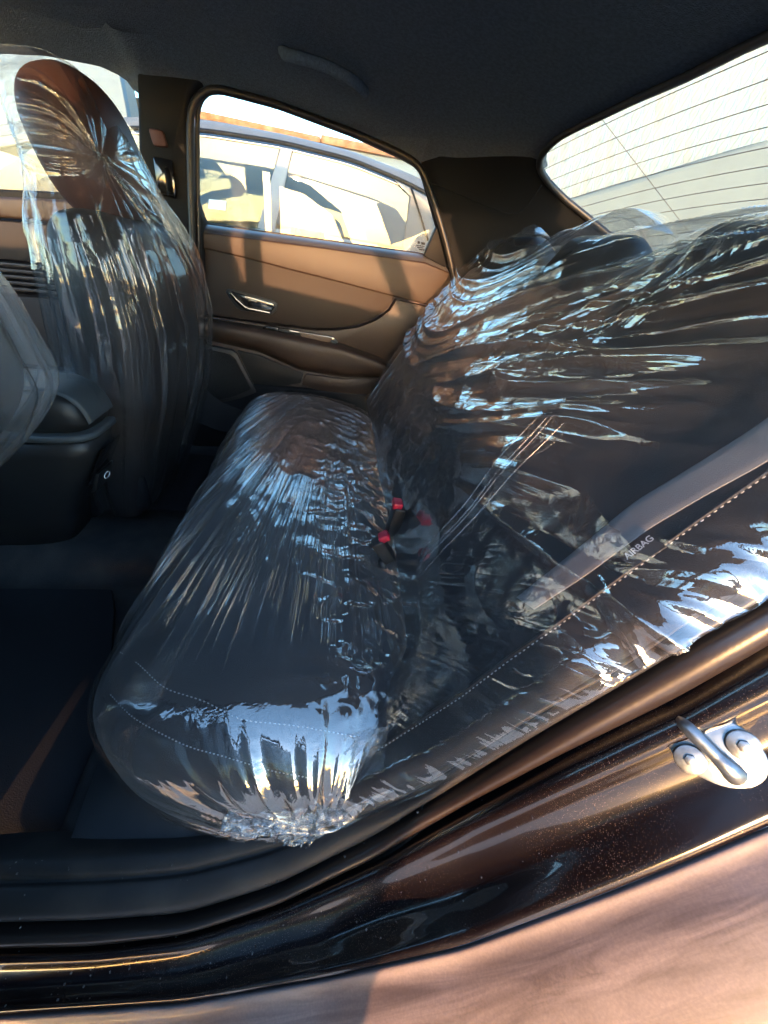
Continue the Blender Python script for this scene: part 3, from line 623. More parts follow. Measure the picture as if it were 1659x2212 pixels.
# ---- belt webbing across the near side of the seat back, and the buckles
up_e = [(1700, 880), (1624, 935), (1500, 1012), (1372, 1089), (1250, 1190), (1120, 1293)]
lo_e = [(1730, 950), (1659, 1000), (1530, 1070), (1403, 1144), (1275, 1240), (1156, 1318)]
A = resample([backpt(*p, .003) for p in up_e], 40, smooth=2); Bb = resample([backpt(*p, .003) for p in lo_e], 40, smooth=2)
sb = loft('seat_belt', [A-.001*SN_, A, A*.5+Bb*.5, Bb, Bb-.001*SN_], BELT, None, n=40, sub=2)
setprops(sb, 'grey seat belt webbing lying diagonally across the near seat back', 'seat belt')
def buckle(name, label, px, py, yv, hgt, tilt, wid=.026):
    c = at(px, py, y=yv); t = thing(name, label, 'buckle', (c[0], c[1], c[2]-hgt), 'rear seat belt buckles')
    rot = Matrix.Rotation(R(tilt), 3, 'Y')
    rbox('buckle_body', c+np.array([0, 0, -hgt*.5]), (.022, wid, hgt), TRIM2, t, bev=.004, rot=rot)
    up = np.array(rot@Vector((0, 0, 1)))
    rbox('release_button', c+up*.004, (.018, wid*.8, .013), RED, t, bev=.003, rot=rot)
    tube('buckle_stalk', [c+np.array([0, 0, -hgt]), c+np.array([.012, 0, -hgt-.05])], .007, TRIM2, t, n=4)
    return t
buckle('seat_belt_buckle', 'upright black seat belt buckle with red button between cushion and seat back', 857, 1092, .575, .085, 8, .030)
buckle('seat_belt_buckle', 'lower seat belt buckle, red button lying under the crumpled plastic', 832, 1163, .50, .05, -35, .024)
# ================================================================== PLASTIC COVERS
# cushion cover
P = cushion(460, 300, .007); N = normals(P)
if (N[230, 130, 2] < 0): N = -N
x, y, z = P[..., 0], P[..., 1], P[..., 2]
phi = np.arctan2(x-.01, 1.50-y); rad = np.hypot(x-.01, 1.50-y)
top = smooth(-.62, -.47, z)
f = 0
wob = .010*noise(phi*6, rad*2.2, 0, 5)
for k, (fr, amp, sd) in enumerate(((18, .0085, 11), (40, .0034, 12))):
    n_ = noise((phi+wob)*fr, rad*.75, 0, sd); f = f+amp*ridge(n_*1.25, 2.5)
env = smooth(.24, .42, y)*smooth(1.36, 1.22, y)*top*(.35+.65*smooth(.12, -.02, x))*(.6+.6*np.clip(fbm(x*5, y*3, 0, 21)+.4, 0, 1))
disp = f*env
# near end: folds gathering at the knot low on the near side
kn = np.array([.0, .165, -.585]); dk = np.linalg.norm(P-kn, axis=-1); ang = np.arctan2(z-kn[2]+.02, x-kn[0]+.001*0)
g = ridge(noise(ang*7, dk*6, 0, 31)*1.2, 1.6)*.005+ridge(noise(ang*15, dk*9, 0, 32), 1.6)*.0015
disp = disp+g*smooth(.26, .06, dk)*smooth(.0, .05, dk)
# fine crumples at the back edge and along the far edge
cr = .006*ridge(noise(x*18, y*24, z*18, 41), 1.4)+.0012*ridge(noise(x*45, y*55, z*45, 42), 1.6)
disp = disp+cr*smooth(-.08, .06, x)*smooth(.20, .30, y)
disp = disp+.2*cr*smooth(1.0, 1.3, y)
disp = disp+.006*fbm(x*7, y*4, 0, 51)*top
nb = resample([(0, 0), (1, 1)], 2)
P2 = P+N*(disp-.003)[..., None]
cc = grid('plastic_seat_cover', P2, FILM, None)
fold_attr(cc, 'fold', phi*.75, rad, np.clip(2.6*env, 0, 2.2)*np.clip(.7+1.2*fbm(phi*9, rad*2, 0, 52), .15, 1.2))
fold_attr(cc, 'fold2', ang*.09, dk, .55*smooth(.22, .05, dk)*np.clip(.5+1.3*noise(ang*3, dk*8, 0, 33), 0, 1))
setprops(cc, 'clear wrinkled plastic stretched over the rear bench cushion', 'plastic cover', 'plastic covers on the seats')
# seat back cover
yy = np.linspace(.150, 1.385, 520); ss = np.linspace(.0, .93, 470); YY, SS = np.meshgrid(yy, ss, indexing='ij')
wt = .615+bumps(YY, 1.0); wl_ = np.clip(1.0, 0, 1)
# the sheet spans from headrest to headrest instead of following the gaps
ch = np.interp(YY, [.1, .25, .42, .55, .66, .74, .84, .94, 1.0, 1.08, 1.18, 1.26, 1.32, 1.40], [.630, .648, .655, .640, .618, .626, .634, .612, .582, .612, .636, .620, .565, .54])
ch = ch+.012
P = back(YY, SS, .010, wt=ch); N = normals(P)
if N[260, 150]@SN_ < 0: N = -N
rel = P-SO; w = rel@SW; y = P[..., 1]
dd = w
front = smooth(.0, .05, w-wmin(y))
# drapes hanging like a slack curve from the near top to the far side
cat = .24+.50*np.clip(1.02-y, -.5, 1)*.85+1.6*(y-1.02)**2*(y > 1.02)
gcat = w-cat
along = y-.35*w
n1 = noise(gcat*15+.5*noise(along*2, gcat*4, 0, 61), along*.8, 0, 62); n2 = noise(gcat*30, along*1.0, 0, 63); n3 = noise(gcat*80, along*3.5, 0, 64)
m_up = smooth(.16, .28, w)*smooth(.28, .44, y)
disp = m_up*((.015+.013*smooth(.95, .6, y))*ridge(n1*.9, 1.4)+.0055*ridge(n2*.9, 1.6))
# tension folds fanning out from the near headrest
fy, fw = y-.40, w-.68; psi = np.arctan2(-fw, fy); fr_ = np.hypot(fy, fw)
disp = disp+smooth(.06, .16, fr_)*smooth(.70, .30, fr_)*smooth(.20, .30, y)*smooth(1.35, .85, psi)*(.010*ridge(noise(psi*8, fr_*1.5, 0, 65), 1.5)+.004*ridge(noise(psi*19, fr_*2, 0, 66), 1.6))
# crumples in the lap of the drapes
cr = .007*ridge(noise(y*8, w*12, 0, 71), 1.4)+.0015*ridge(noise(y*22, w*28, 0, 72), 1.6)
m_mid = smooth(.14, .24, w)*smooth(.52, .38, w)*smooth(.40, .6, y)
disp = disp+cr*(.25*front+.75*m_mid*np.clip(.5+1.5*fbm(y*4, w*5, 0, 75), 0, 1))
# upright pleats at the far edge
disp = disp+smooth(1.08, 1.24, y)*front*(.006*ridge(noise(y*30, w*3.5, 0, 81), 1.8)+.002*ridge(noise(y*60, w*6, 0, 82), 1.8))
# near edge: short gathers pulled in against the seal
gt = .006*ridge(noise(w*15+2*noise(w*9, y*4, 0, 94), y*7, 0, 91), 1.4)+.003*ridge(noise(w*46+y*20, y*14, 0, 92), 1.5)
disp = disp+gt*smooth(.235, .185, y)*front*np.clip(.55+1.2*noise(w*5, 0*w, 0, 93), .1, 1)
lowf = .008*ridge(noise(w*11+3*y, y*2.6, 0, 95), 1.8)
disp = disp+lowf*smooth(.62, .36, y)*smooth(.02, .10, w)*smooth(.52, .3, w)
# three straight fold creases left from packing
p0, p1 = backpt(905, 1240), backpt(1235, 935); q0 = np.array([p0[1], (p0-SO)@SW]); q1 = np.array([p1[1], (p1-SO)@SW]); dl = (q1-q0)/np.linalg.norm(q1-q0); nl = np.array([-dl[1], dl[0]])
tl_ = (y-q0[0])*dl[0]+(w-q0[1])*dl[1]; sl2_ = (y-q0[0])*nl[0]+(w-q0[1])*nl[1]; LL = np.linalg.norm(q1-q0)
disp = disp+.009*fbm(y*4.5, w*5, 0, 99)*front
P2 = P+N*(disp-.004)[..., None]
bc = grid('plastic_seat_cover', P2, FILMB, None)
far_m = smooth(1.06, 1.2, y)
fold_attr(bc, 'fold', np.where(far_m > .5, y*.8, gcat), np.where(far_m > .5, w, along), np.clip(m_up+.6*far_m*front, 0, 1)*np.clip(.4+1.3*fbm(y*5, w*6, 0, 77), .05, 1))
fold_attr(bc, 'fold2', w*.5+y*.5, y-w, (.12+.5*smooth(.21, .165, y))*smooth(.30, .18, y)*np.clip(.5+noise(w*6, y*3, 0, 78), 0, 1)+.35*smooth(.6, .3, y)*smooth(.3, .12, w))
setprops(bc, 'glossy clear plastic draped over the rear seat back and its headrests', 'plastic cover', 'plastic covers on the seats')
# straight packing creases
def filmpt(yv, wv):
    i_ = int(np.argmin(np.abs(yy-yv))); k_ = int(np.argmin(np.abs((P2[i_, :330]-SO)@SW-wv))); return P2[i_, k_]+SN_*.0012
for off in (-.020, -.004, .004, .020):
    qs = [q0+(q1-q0)*t+nl*off for t in np.linspace(0, 1, 24)]
    tube('fold_crease', [filmpt(*q) for q in qs], [.0002, .0007, .0009, .0007, .0002], FILM4, bc, n=48, sm_=60, seg=6)
# loose gathered tails of the covers at the near sill
def crumple(name, pts_a, pts_b, n, m, amp, seed, m_, label):
    A = resample(pts_a, n, smooth=1); B_ = resample(pts_b, n, smooth=1); t = np.linspace(0, 1, m)[None, :, None]
    P = A[:, None]*(1-t)+B_[:, None]*t
    u, v = np.meshgrid(np.linspace(0, 1, n), np.linspace(0, 1, m), indexing='ij')
    d = amp*(ridge(noise(u*7, v*3, 0, seed), 1.6)+.6*ridge(noise(u*15, v*7, 0, seed+1), 1.8)+.1*noise(u*30, v*15, 0, seed+2))
    Nn = normals(P); s = -1 if (Nn[n//2, m//2]@P[n//2, m//2]) > 0 else 1
    P = P+s*Nn*d[..., None]+np.stack([noise(u*9, v*6, 0, seed+5), noise(u*9, v*6, 0, seed+6), noise(u*9, v*6, 0, seed+7)], -1)*amp*.22
    return grid(name, P, m_, cc if label == 'c' else bc)
crumple('loose_tail', [at(496, 1738, z=-.525), at(560, 1752, z=-.525), at(640, 1738, z=-.525), at(705, 1690, z=-.52)], [at(483, 1778, z=-.545), at(535, 1802, z=-.552), at(615, 1790, z=-.55), at(690, 1758, z=-.545)], 90, 40, .009, 201, FILM4, 'c')
crumple('loose_tail', [at(690, 1690, z=-.51), at(740, 1690, z=-.51), at(800, 1660, z=-.49), at(850, 1640, z=-.475)], [at(672, 1752, z=-.532), at(730, 1782, z=-.54), at(780, 1745, z=-.525), at(850, 1700, z=-.505)], 90, 50, .009, 221, FILM4, 'b')
crumple('loose_tail', [at(596, 1762, z=-.525), at(640, 1765, z=-.525), at(700, 1748, z=-.522)], [at(606, 1812, z=-.552), at(650, 1822, z=-.555), at(700, 1800, z=-.55)], 60, 40, .005, 261, FILM2, 'c')
crumple('loose_tail', [at(740, 1590, z=-.465), at(800, 1570, z=-.46), at(860, 1545, z=-.45), at(905, 1500, z=-.43)], [at(700, 1705, z=-.525), at(760, 1700, z=-.515), at(830, 1680, z=-.50), at(890, 1650, z=-.475)], 100, 60, .010, 241, FILM2, 'b')
# ================================================================== FRONT SEATS with bags
RING = [(.208, -.525, -.49, 1.02, 1.09), (.19, -.550, -.455, .95, 1.14), (.14, -.555, -.425, .915, 1.18), (.06, -.540, -.395, .89, 1.20), (-.02, -.535, -.37, .86, 1.25), (-.10, -.545, -.345, .845, 1.28), (-.20, -.555, -.335, .84, 1.29),
        (-.34, -.57, -.362, .84, 1.29), (-.46, -.58, -.405, .845, 1.27), (-.56, -.58, -.440, .85, 1.24), (-.64, -.58, -.475, .86, 1.20)]
def bag(seed, dy=0., dx=0., nz=260, na=360, amp=1.):
    zz = np.linspace(.207, -.64, nz); tb = np.array(RING); o = np.argsort(tb[:, 0])
    xl, xr, y0, y1 = [np.interp(zz, tb[o, 0], tb[o, i]) for i in range(1, 5)]
    k_ = np.ones(9)/9
    for a in (xl, xr, y0, y1): a[8:-8] = np.convolve(np.pad(a, 4, 'edge'), k_, 'valid')[8:-8]
    th = np.linspace(0, 2*math.pi, na, endpoint=False); e = 2/3.2
    c, s = np.cos(th), np.sin(th); cxp = np.sign(c)*np.abs(c)**e; syp = np.sign(s)*np.abs(s)**e
    P = np.zeros((nz, na, 3)); P[..., 0] = ((xl+xr)/2)[:, None]+((xr-xl)/2)[:, None]*cxp; P[..., 1] = ((y0+y1)/2)[:, None]+((y1-y0)/2)[:, None]*syp; P[..., 2] = zz[:, None]
    T, Z = np.meshgrid(th, zz, indexing='xy')
    N = normals(P); ctr = P.mean(1, keepdims=True)
    if ((P-ctr)*N).sum() < 0: N = -N
    cs, sn = np.cos(T), np.sin(T)
    hang = .020*ridge(noise(cs*4, sn*4, Z*1.2, seed)*1.0, 1.6)+.005*ridge(noise(cs*10, sn*10, Z*1.6, seed+1), 1.8)
    cr = .007*ridge(noise(P[..., 0]*18, P[..., 1]*18, Z*14, seed+3), 1.6)+.002*ridge(noise(P[..., 0]*45, P[..., 1]*45, Z*40, seed+4), 1.8)
    # star of creases at the shoulder behind the headrest
    st_ = np.array([-.40, .93, .07]); v = P-st_; ds = np.linalg.norm(v, axis=-1); an = np.arctan2(v[..., 2], v[..., 1])
    star = .010*ridge(noise(np.cos(an)*4, np.sin(an)*4, ds*3, seed+6), 2.4)*smooth(.22, .04, ds)
    d = hang*smooth(.06, -.06, Z)+cr*(.25-.15*smooth(.0, .08, Z))+star
    P = P+N*(amp*d)[..., None]+np.array([dx, dy, 0])
    if dy: P[..., 0] -= .20*smooth(-.18, -.5, Z)
    FA['fold'] = (T*.16, Z, np.full_like(Z, .6)*np.clip(.45+1.2*fbm(cs*3, sn*3, Z*4, seed+8), .05, 1)); FA['fold2'] = (an*.08, ds, smooth(.26, .06, ds))
    return P
FA = {}
def front_seat(name, label, dy, dx, side):
    t = thing(name, label, 'car seat', (-.5+dx, 1.07+dy, -.68), 'front seats')
    D = np.array([dx, dy, 0])
    # backrest: rounded slab, loft of sections leaning back
    rows = []
    for z, xl, xr, y0, y1 in ((-.005, -.50, -.44, .95, 1.18), (-.02, -.525, -.405, .905, 1.22), (-.06, -.535, -.385, .875, 1.25), (-.18, -.545, -.365, .855, 1.272), (-.34, -.56, -.385, .854, 1.272), (-.46, -.57, -.425, .858, 1.25), (-.56, -.57, -.455, .862, 1.22), (-.65, -.57, -.48, .87, 1.20)):
        th = np.linspace(0, 2*math.pi, 64, endpoint=False); c, s = np.cos(th), np.sin(th); e = 2/3.6
        rows.append(np.stack([(xl+xr)/2+(xr-xl)/2*np.sign(c)*np.abs(c)**e, (y0+y1)/2+(y1-y0)/2*np.sign(s)*np.abs(s)**e, np.full(64, z)], -1))
    rows = [np.repeat(rows[0].mean(0)[None], 64, 0)+[0, 0, .006]]+rows
    Q = np.array(rows); k = len(Q); tt = np.linspace(0, k-1, 50); i = np.clip(tt.astype(int), 0, k-2); f = (tt-i)[:, None, None]
    gq = lambda j: Q[np.clip(j, 0, k-1)]
    p0, p1, p2, p3 = gq(i-1), gq(i), gq(i+1), gq(i+2)
    Q = .5*(2*p1+(p2-p0)*f+(2*p0-5*p1+4*p2-p3)*f*f+(3*p1-p0-3*p2+p3)*f**3)
    if dy: Q[..., 0] -= .20*smooth(-.18, -.5, Q[..., 2])
    grid('backrest', Q+D, SEATDARK, t, cv=True)
    # headrest: tilted egg
    th = np.linspace(0, 2*math.pi, 48, endpoint=False); ph = np.linspace(.02, math.pi-.02, 32)
    PH, TH = np.meshgrid(ph, th, indexing='ij'); e = .8
    sg = lambda a: np.sign(a)*np.abs(a)**e
    X_, Y_, Z_ = .072*sg(np.sin(PH))*sg(np.cos(TH)), .125*sg(np.sin(PH))*sg(np.sin(TH)), .115*sg(np.cos(PH))
    a = R(-14); Xr = X_*math.cos(a)-Z_*math.sin(a)*-1*-1; Zr = X_*math.sin(a)*-1+Z_*math.cos(a)
    Xr = X_*math.cos(a)+Z_*math.sin(a)
    grid('headrest', np.stack([Xr-.478, Y_+1.06, Zr+.085], -1)+D, side, t, cv=True)
    for yo in (1.02, 1.10):
        tube('headrest_post', [np.array((-.50, yo, -.06))+D, np.array((-.515, yo, .05))+D], .006, CHROME, t, n=6)
    rbox('recliner_cover', np.array((-.52, .890, -.565))+D-np.array([.22 if dy else 0, 0, 0]), (.12, .03, .14), TRIM, t, bev=.013, seg=4)
    rbox('seat_cushion', np.array((-.86, 1.07, -.48))+D, (.56, .42, .16), FABRIC, t, bev=.05, seg=5)
    rbox('seat_base', np.array((-.80, 1.07, -.62))+D, (.40, .36, .12), TRIM2, t, bev=.02, seg=3)
    return t
front_seat('front_seat', 'front passenger seat with tilted headrest beyond the centre console', 0, 0, SEATWARM)
front_seat('front_seat', 'front driver seat at the left edge, blurred by milky plastic', -.645, -.042, FABRIC)
c1 = grid('plastic_seat_cover', bag(301), FILM3, None, cv=True)
[fold_attr(c1, k, *v) for k, v in FA.items()]
setprops(c1, 'loose clear plastic bag hanging over the front passenger seat', 'plastic cover', 'plastic covers on the seats')
c2 = grid('plastic_seat_cover', bag(341, -.645, -.042, amp=.7), FILM2, None, cv=True)
[fold_attr(c2, k, *v) for k, v in FA.items()]
setprops(c2, 'milky plastic bag over the driver seat at the left edge', 'plastic cover', 'plastic covers on the seats')
# ================================================================== CENTRE CONSOLE
cn = thing('center_console', 'dark centre console with padded grey armrest lid between the front seats', 'console', (-.55, .78, -.70))
def section(z, x0, x1, y0, y1, n=48, e=2/4.5):
    th = np.linspace(0, 2*math.pi, n, endpoint=False); c, s = np.cos(th), np.sin(th)
    return np.stack([(x0+x1)/2+(x1-x0)/2*np.sign(c)*np.abs(c)**e, (y0+y1)/2+(y1-y0)/2*np.sign(s)*np.abs(s)**e, np.full(n, z)], -1)
def stack(name, secs, m_, parent, tilt=0., cap=True):
    Q = [section(*s) for s in secs]
    for q, s in zip(Q, secs): q[:, 2] += tilt*(q[:, 0]+.45)
    if cap: Q = [np.repeat(Q[0].mean(0)[None], 48, 0)]+Q+[np.repeat(Q[-1].mean(0)[None], 48, 0)]
    return grid(name, np.array(Q), m_, parent, cv=True)
o = stack('console_body', [(-.385, -1.1, -.487, .745, .885), (-.39, -1.1, -.478, .738, .892), (-.42, -1.1, -.480, .737, .893), (-.50, -1.1, -.53, .742, .888), (-.58, -1.1, -.575, .745, .885), (-.68, -1.1, -.60, .745, .885)], TRIM2, cn)
lid = stack('armrest_lid', [(-.288, -.80, -.525, .755, .87), (-.29, -.81, -.50, .748, .878), (-.31, -.815, -.477, .743, .885), (-.345, -.815, -.470, .743, .886), (-.362, -.815, -.477, .745, .884)], TRIM2, cn)
padp = resample([(-.72, -.284), (-.53, -.284), (-.505, -.287), (-.488, -.296), (-.474, -.314), (-.468, -.330), (-.467, -.346)], 30, smooth=2)
pr_ = []
for yv_, k_ in ((.764, -.004), (.766, .001), (.772, .0035), (.815, .0045), (.858, .0035), (.864, .001), (.866, -.004)):
    pr_.append(np.stack([padp[:, 0]+k_*.7, np.full(30, yv_), padp[:, 1]+k_*.7], -1))
loft('lid_pad', pr_, LIDPAD, lid, n=30, sub=3)
stack('lid_rim', [(-.366, -.82, -.470, .738, .892), (-.368, -.82, -.465, .734, .896), (-.378, -.82, -.465, .734, .896), (-.381, -.82, -.470, .738, .892)], LIDPAD, cn)
vn = prism('rear_vent_niche', [(-.472, .77, -.41), (-.472, .865, -.41), (-.522, .865, -.50), (-.522, .77, -.50)], (.006, 0, .004), BLACKGL, cn, bev=.003)
us = prism('usb_panel', [(-.508, .785, -.475), (-.508, .85, -.475), (-.53, .85, -.525), (-.53, .785, -.525)], (.014, 0, .006), TRIM2, vn, bev=.003)
tube('usb_symbol', [np.array((-.500, .817, -.492))+np.array((0.0, .012*math.cos(a), .006*math.sin(a))) for a in np.linspace(0, 2*math.pi, 14)], .0012, WHITEP, vn, n=14)
# ================================================================== FLOOR MATS
def fmat(label, pts):
    o = prism('floor_mat', pts, (0, 0, .012), MAT_, None, bev=.004); return setprops(o, label, 'floor mat', 'rear floor mats')
fmat('near black floor mat in front of the rear seat', [at(-200, 1290, z=-.690), at(-10, 1278, z=-.690), at(245, 1280, z=-.690), at(250, 1330, z=-.690), at(240, 1500, z=-.690), at(225, 1600, z=-.690), at(180, 1750, z=-.690), at(150, 1840, z=-.690), at(-200, 1850, z=-.690)])
fmat('far black floor mat behind the front passenger seat', [(-.66, .955, -.692), (-.24, .955, -.692), (-.24, 1.30, -.692), (-.66, 1.30, -.692)])
rbox('sill_core', (-.5, 1.46, -.60), (2.4, .10, .30), TRIM, car, bev=.01)
# dashboard far ahead, closes the cabin
rbox('dashboard', (-1.66, YC, -.30), (.5, 1.3, .54), TRIM, car, bev=.08, seg=4)
rbox('rear_bulkhead', (.80, YC, -.40), (.04, 1.3, .70), TRIM, car, bev=.005)
rbox('floor_pan', (-.5, YC, -.80), (2.6, 1.45, .05), PAINT, car, bev=.005)
rbox('door_skin', (-.5, 1.56, -.38), (2.4, .05, .70), SKIN, car, bev=.01)
# near front door, b pillar, roof rail and near quarter window frame (ahead of and behind the camera)
front_door('front_door', 'closed near front door ahead of the open doorway', True)
rbox('b_pillar_trim', (-.47, .115, -.15), (.09, .05, .95), TRIM, car, bev=.012)
rbox('roof_rail_trim', (-.35, .115, .29), (1.4, .06, .05), TRIM, car, bev=.015, rot=Matrix.Rotation(R(1.5), 3, 'Y'))
loft('c_pillar_trim', [mirror(door_rear+np.array([0, .03, 0]))[:5], mirror(door_rear)[:5], mirror(mid_c)[:18], mirror(resample(inner, 40, smooth=2))[:18]], TRIM, car, n=40, sub=4)
# the near rear door standing open beside the camera, hinged on the b pillar
nd = thing('rear_door', 'near rear door swung wide open beside the doorway', 'car door', (-.44, .06, -.68))
hinge = np.array([-.44, .05, 0]); ang_ = R(-56); dv = np.array([math.cos(ang_), math.sin(ang_), 0]); dn = np.array([-dv[1], dv[0], 0])
def dp(u, z, off=0): return hinge+dv*u+dn*off+np.array([0, 0, z])
prism('door_shell', [dp(.0, -.66), dp(.62, -.66), dp(.72, -.50), (dp(.86, -.30)), dp(.90, -.02), dp(.0, -.02)], dn*.11, PAINT, nd, bev=.02, seg=3)
prism('window_frame', [dp(.0, -.03, .05), dp(.05, -.03, .05), dp(.055, .22, .05), dp(.30, .215, .05), dp(.62, .14, .05), dp(.80, -.03, .05), dp(.88, -.03, .05), dp(.68, .175, .05), dp(.34, .262, .05), dp(.01, .28, .05)], dn*.035, BLACKGL, nd, bev=.006)
prism('window_pane', [dp(.04, -.04, .065), dp(.84, -.04, .065), dp(.64, .16, .065), dp(.32, .235, .065), dp(.03, .24, .065)], dn*.003, CLEARGL, nd, bev=0, sm=False)
# ================================================================== OUTSIDE
ground = grid('ground', np.array([[[-60., -60, -1.0], [-60, 60, -1.0]], [[60, -60, -1.0], [60, 60, -1.0]]]), mat('dusty_concrete_ground', (.30, .29, .28), .9, bump=(30, .4, .01), var=(1.2, (.22, .215, .21), .4, .7)), None, sm=False)
ground['kind'] = 'structure'
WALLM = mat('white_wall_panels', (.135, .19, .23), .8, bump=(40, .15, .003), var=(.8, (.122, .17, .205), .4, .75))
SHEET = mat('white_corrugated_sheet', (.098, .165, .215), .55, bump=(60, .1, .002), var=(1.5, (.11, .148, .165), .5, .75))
RUST = mat('rusty_coping', (.20, .10, .045), .85, bump=(50, .5, .01), var=(9, (.30, .20, .12), .4, .65))
CARP = mat('parked_car_paint', (.115, .122, .132), .5, 0, .4, coat=.2, var=(3, (.10, .107, .116), .4, .7))
NGL = glass_mat('dusty_washed_car_glass', (.66, .76, .72), .05, .80, (.072, .112, .145))  # dust, plus the pale washed-out reflection mixed into the haze
# far wall of white panels with a rusty coping
fw = thing('boundary_wall', 'pale panelled wall beyond the parked car with rusty orange coping', 'wall', (0, 6.4, -1))
wx = np.linspace(-9, 1.5, 7)
ztop = lambda x: at(443, 262, y=6.4)[2]-.02*(x+1.6)
for i in range(6):
    if wx[i+1] <= -3.6:
        continue
    a, b = wx[i]+.01, wx[i+1]-.01
    prism('wall_panel', [(a, 6.4, -1), (b, 6.4, -1), (b, 6.4, ztop(b)), (a, 6.4, ztop(a))], (0, .12, 0), WALLM, fw, bev=.01)
    prism('wall_coping', [(a-.01, 6.34, ztop(a)), (b+.01, 6.34, ztop(b)), (b+.01, 6.34, ztop(b)+.07+.02*math.sin(i*3)), (a-.01, 6.34, ztop(a)+.08)], (0, .22, 0), RUST, fw, bev=.02)
# tall panelled building seen through the front window
tb_ = thing('panelled_building', 'tall white building with large wall panels seen through the front window', 'building', (-6, 5.2, -1))
for i in range(7):
    for j in range(4):
        x0 = -11.4+i*1.35; z0 = -1+j*1.15
        prism('wall_panel', [(x0, 5.2, z0), (x0+1.335, 5.2, z0), (x0+1.335, 5.2, z0+1.135), (x0, 5.2, z0+1.135)], (0, .1, 0), WALLM, tb_, bev=.008)
rbox('building_core', (-6.7, 5.45, 1.3), (9.4, .3, 4.6), mat('dark_joint', (.25, .24, .22), .9), tb_, bev=.01)
# corrugated shed and low plastered ramp wall, seen through the rear window
cf = thing('corrugated_shed', 'white corrugated sheet shed with sloping ribs seen through the rear window', 'shed', (5, 6.5, -1))
nu, nv = 700, 10
q0, q1 = at(1420, 200, y=6.4), at(1470, 290, y=6.4); sl_r = (q1[0]-q0[0])/(q1[2]-q0[2])
for k, (x0, x1) in enumerate(((1.55, 4.0), (3.98, 6.6), (6.58, 9.6), (9.58, 14.0))):
    xs_ = np.linspace(x0, x1, 360); zs_ = np.linspace(-1, 6.5, 60); XX, ZZ = np.meshgrid(xs_, zs_, indexing='ij')
    ph_ = (XX-sl_r*ZZ)/.16
    pr = .035*np.clip(np.sin(ph_*2*math.pi)*1.8+.6, -1, 1)+.006*noise(XX*2, ZZ*2, 0, 7)
    grid('corrugated_sheet', np.stack([XX, 6.4-pr+.012*k, ZZ], -1), SHEET, cf)
for xv in (2.2, 4.8, 7.4): rbox('shed_post', (xv, 6.6, 2.6), (.14, .14, 7.2), SHEET, cf, bev=.01)
lw_ = thing('ramp_wall', 'smooth grey plastered wall with a rising curved top before the shed', 'wall', (5, 6.1, -1))
xv = np.linspace(1.5, 13, 90); zt = np.interp(xv, [1.5, 2.4, 3.1, 3.9, 5.3, 7, 10, 13], [.45, .62, .82, 1.12, 1.64, 2.1, 2.6, 2.8])
for _ in range(6): zt[1:-1] = (zt[:-2]+2*zt[1:-1]+zt[2:])/4
o_ = np.ones_like(xv)
q = np.stack([np.stack([xv, 6.1*o_, -o_], -1), np.stack([xv, 6.1*o_, zt-.06], -1), np.stack([xv, 6.13*o_, zt-.01], -1), np.stack([xv, 6.2*o_, zt], -1), np.stack([xv, 6.3*o_, zt], -1)])
grid('plastered_face', q, mat('grey_plaster', (.078, .108, .118), .8, var=(2, (.072, .098, .106), .4, .7)), lw_)
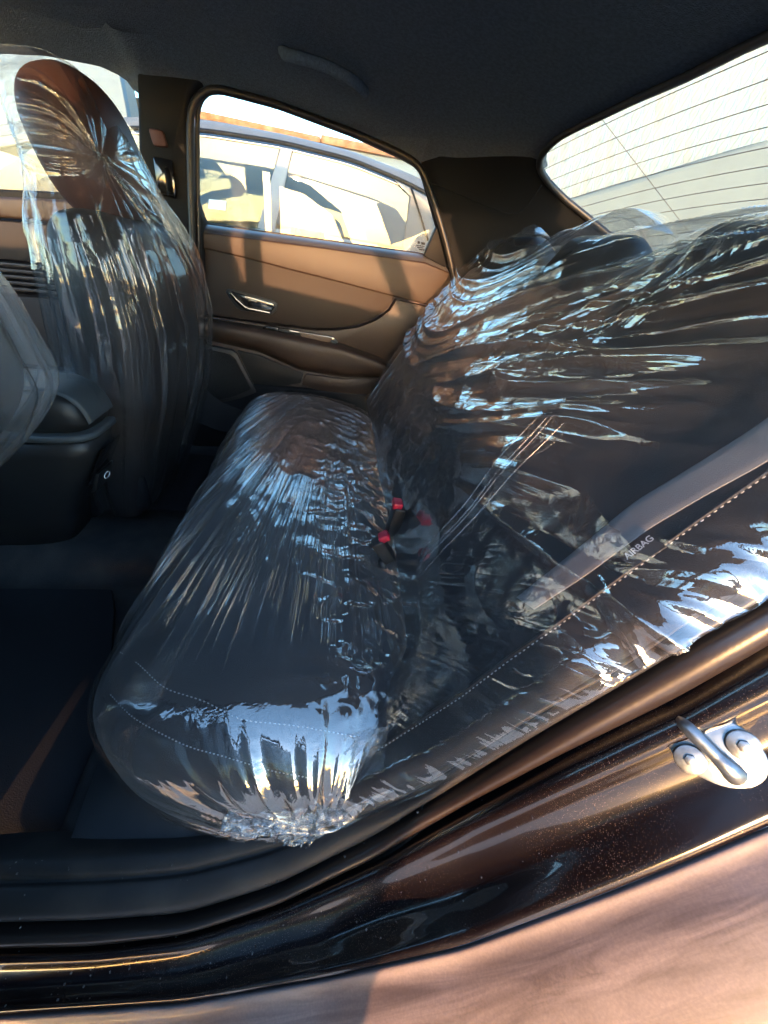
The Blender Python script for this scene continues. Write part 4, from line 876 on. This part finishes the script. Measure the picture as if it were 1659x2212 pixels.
# parked car alongside
def parked_car(label, Y0, near):
    t = thing('parked_car', label, 'car', (-.3, Y0+.9, -1))
    yq = Y0
    roofl = [(-200, 300), (100, 262), (300, 258), (443, 262), (620, 298), (760, 332), (900, 385), (1010, 440), (1090, 490)]
    raill = [(-200, 330), (100, 288), (300, 278), (443, 283), (610, 309), (760, 346), (880, 396), (960, 440), (1040, 490)]
    rt = np.array(ats(roofl, y=yq+.22)); rl = np.array(ats(raill, y=yq+.06)); rl2 = np.array(ats([(a, b+12) for a, b in raill], y=yq+.02))
    ctr_ = rt+np.array([0, .62, .05]); fr = rt.copy(); fr[:, 1] = 2*(yq+.84)-fr[:, 1]; frl = rl.copy(); frl[:, 1] = 2*(yq+.84)-frl[:, 1]
    loft('roof', [rl, rl+(rt-rl)*.5+[0, -.01, .02], rt, ctr_, fr, frl], CARP, t, n=60, sub=6, sm_=2)
    tube('window_chrome', rl2+[0, -.01, 0], .012, CHROME, t, n=60, sm_=2)
    tube('drip_rail', rl+[0, -.012, .0], .010, TRIM, t, n=60, sm_=2)
    L = lambda pts, y_: ats(pts, y=y_)
    for dside, sg in ((0., 1), (1.62, -1)):
        mk = lambda P: np.array(P)+np.array([0, dside, 0])
        prism('front_window', mk(L([(-150, 470), (100, 300), (300, 288), (443, 294), (604, 320), (562, 478)], yq)), (0, .004, 0), NGL, t, bev=0, sm=False)
        prism('rear_window', mk(L([(634, 324), (760, 356), (850, 392), (884, 425), (872, 535), (592, 483)], yq)), (0, .004, 0), NGL, t, bev=0, sm=False)
        prism('b_pillar', mk(L([(606, 318), (632, 322), (592, 500), (556, 492)], yq-.012)), (0, .03, 0), mat('washed_pillar_trim', (.26, .26, .27), .5), t, bev=.004)  # black pillar lightened, the pale wash is put into its colour
        prism('c_pillar', mk(L([(852, 388), (886, 405), (950, 440), (1040, 500), (1030, 560), (870, 540), (886, 426)], yq-.010)), (0, .05, 0), CARP, t, bev=.006)
        tube('door_gap', mk(L([(888, 404), (905, 455), (925, 520)], yq-.018)), .005, TRIM, t, n=8)
        # side below the windows, curved outwards
        bl = np.array(L([(-900, 560), (-200, 490), (443, 478), (900, 540), (1100, 575), (1500, 640)], yq)); bl[:, 2] = np.minimum(bl[:, 2], -.01)
        bl[:, 2] = -.02
        a1 = bl+np.array([0, -.05*sg, -.12]); a2 = bl+np.array([0, -.09*sg, -.35]); a3 = bl+np.array([0, -.04*sg, -.75])
        loft('body_side', [mk(bl+[0, .01*sg, 0]), mk(a1), mk(a2), mk(a3)], CARP, t, n=40, sub=4)
    # cabin: seats
    for (px, py, yo) in ((672, 440, .45), (672, 440, 1.2), (330, 430, .45), (330, 430, 1.2)):
        c = at(px, py, y=yq+yo if yo < 1 else yq+yo)
        rbox('headrest', c+np.array([0, 0, .02]), (.12, .26, .20), mat('parked_car_seat', (.20, .19, .17), .7), t, bev=.05, seg=4)
        rbox('seat_back', c+np.array([.0, 0, -.33]), (.16, .48, .46), mat('parked_car_seat', (.20, .19, .17), .7), t, bev=.06, seg=4)
    # bonnet and boot closing the shape
    x0, x1 = at(100, 300, y=yq)[0], at(1040, 500, y=yq)[0]
    rbox('boot_lid', (x1+.5, yq+.84, -.32), (1.1, 1.62, .62), CARP, t, bev=.12, seg=5)
    rbox('bonnet', (x0-1.25, yq+.84, -.36), (1.7, 1.62, .62), CARP, t, bev=.14, seg=5)
    prism('windscreen_pillar', L([(-420, 520), (-150, 322), (60, 284), (100, 300), (-120, 340), (-380, 530)], yq-.005), (0, .06, 0), CARP, t, bev=.005)
    return t
pc = parked_car('dusty beige sedan parked alongside, seen through the far rear window', 2.55, False)
prism('sticker', ats([(451, 430), (489, 434), (487, 455), (450, 450)], y=2.545), (0, .002, 0), mat('sticker_paper', (.7, .7, .66), .7), pc, bev=0)
# ================================================================== tidy
print('objects', len(bpy.data.objects), 'tris ~', sum(len(o.data.polygons)*2 for o in bpy.data.objects if o.type == 'MESH'))
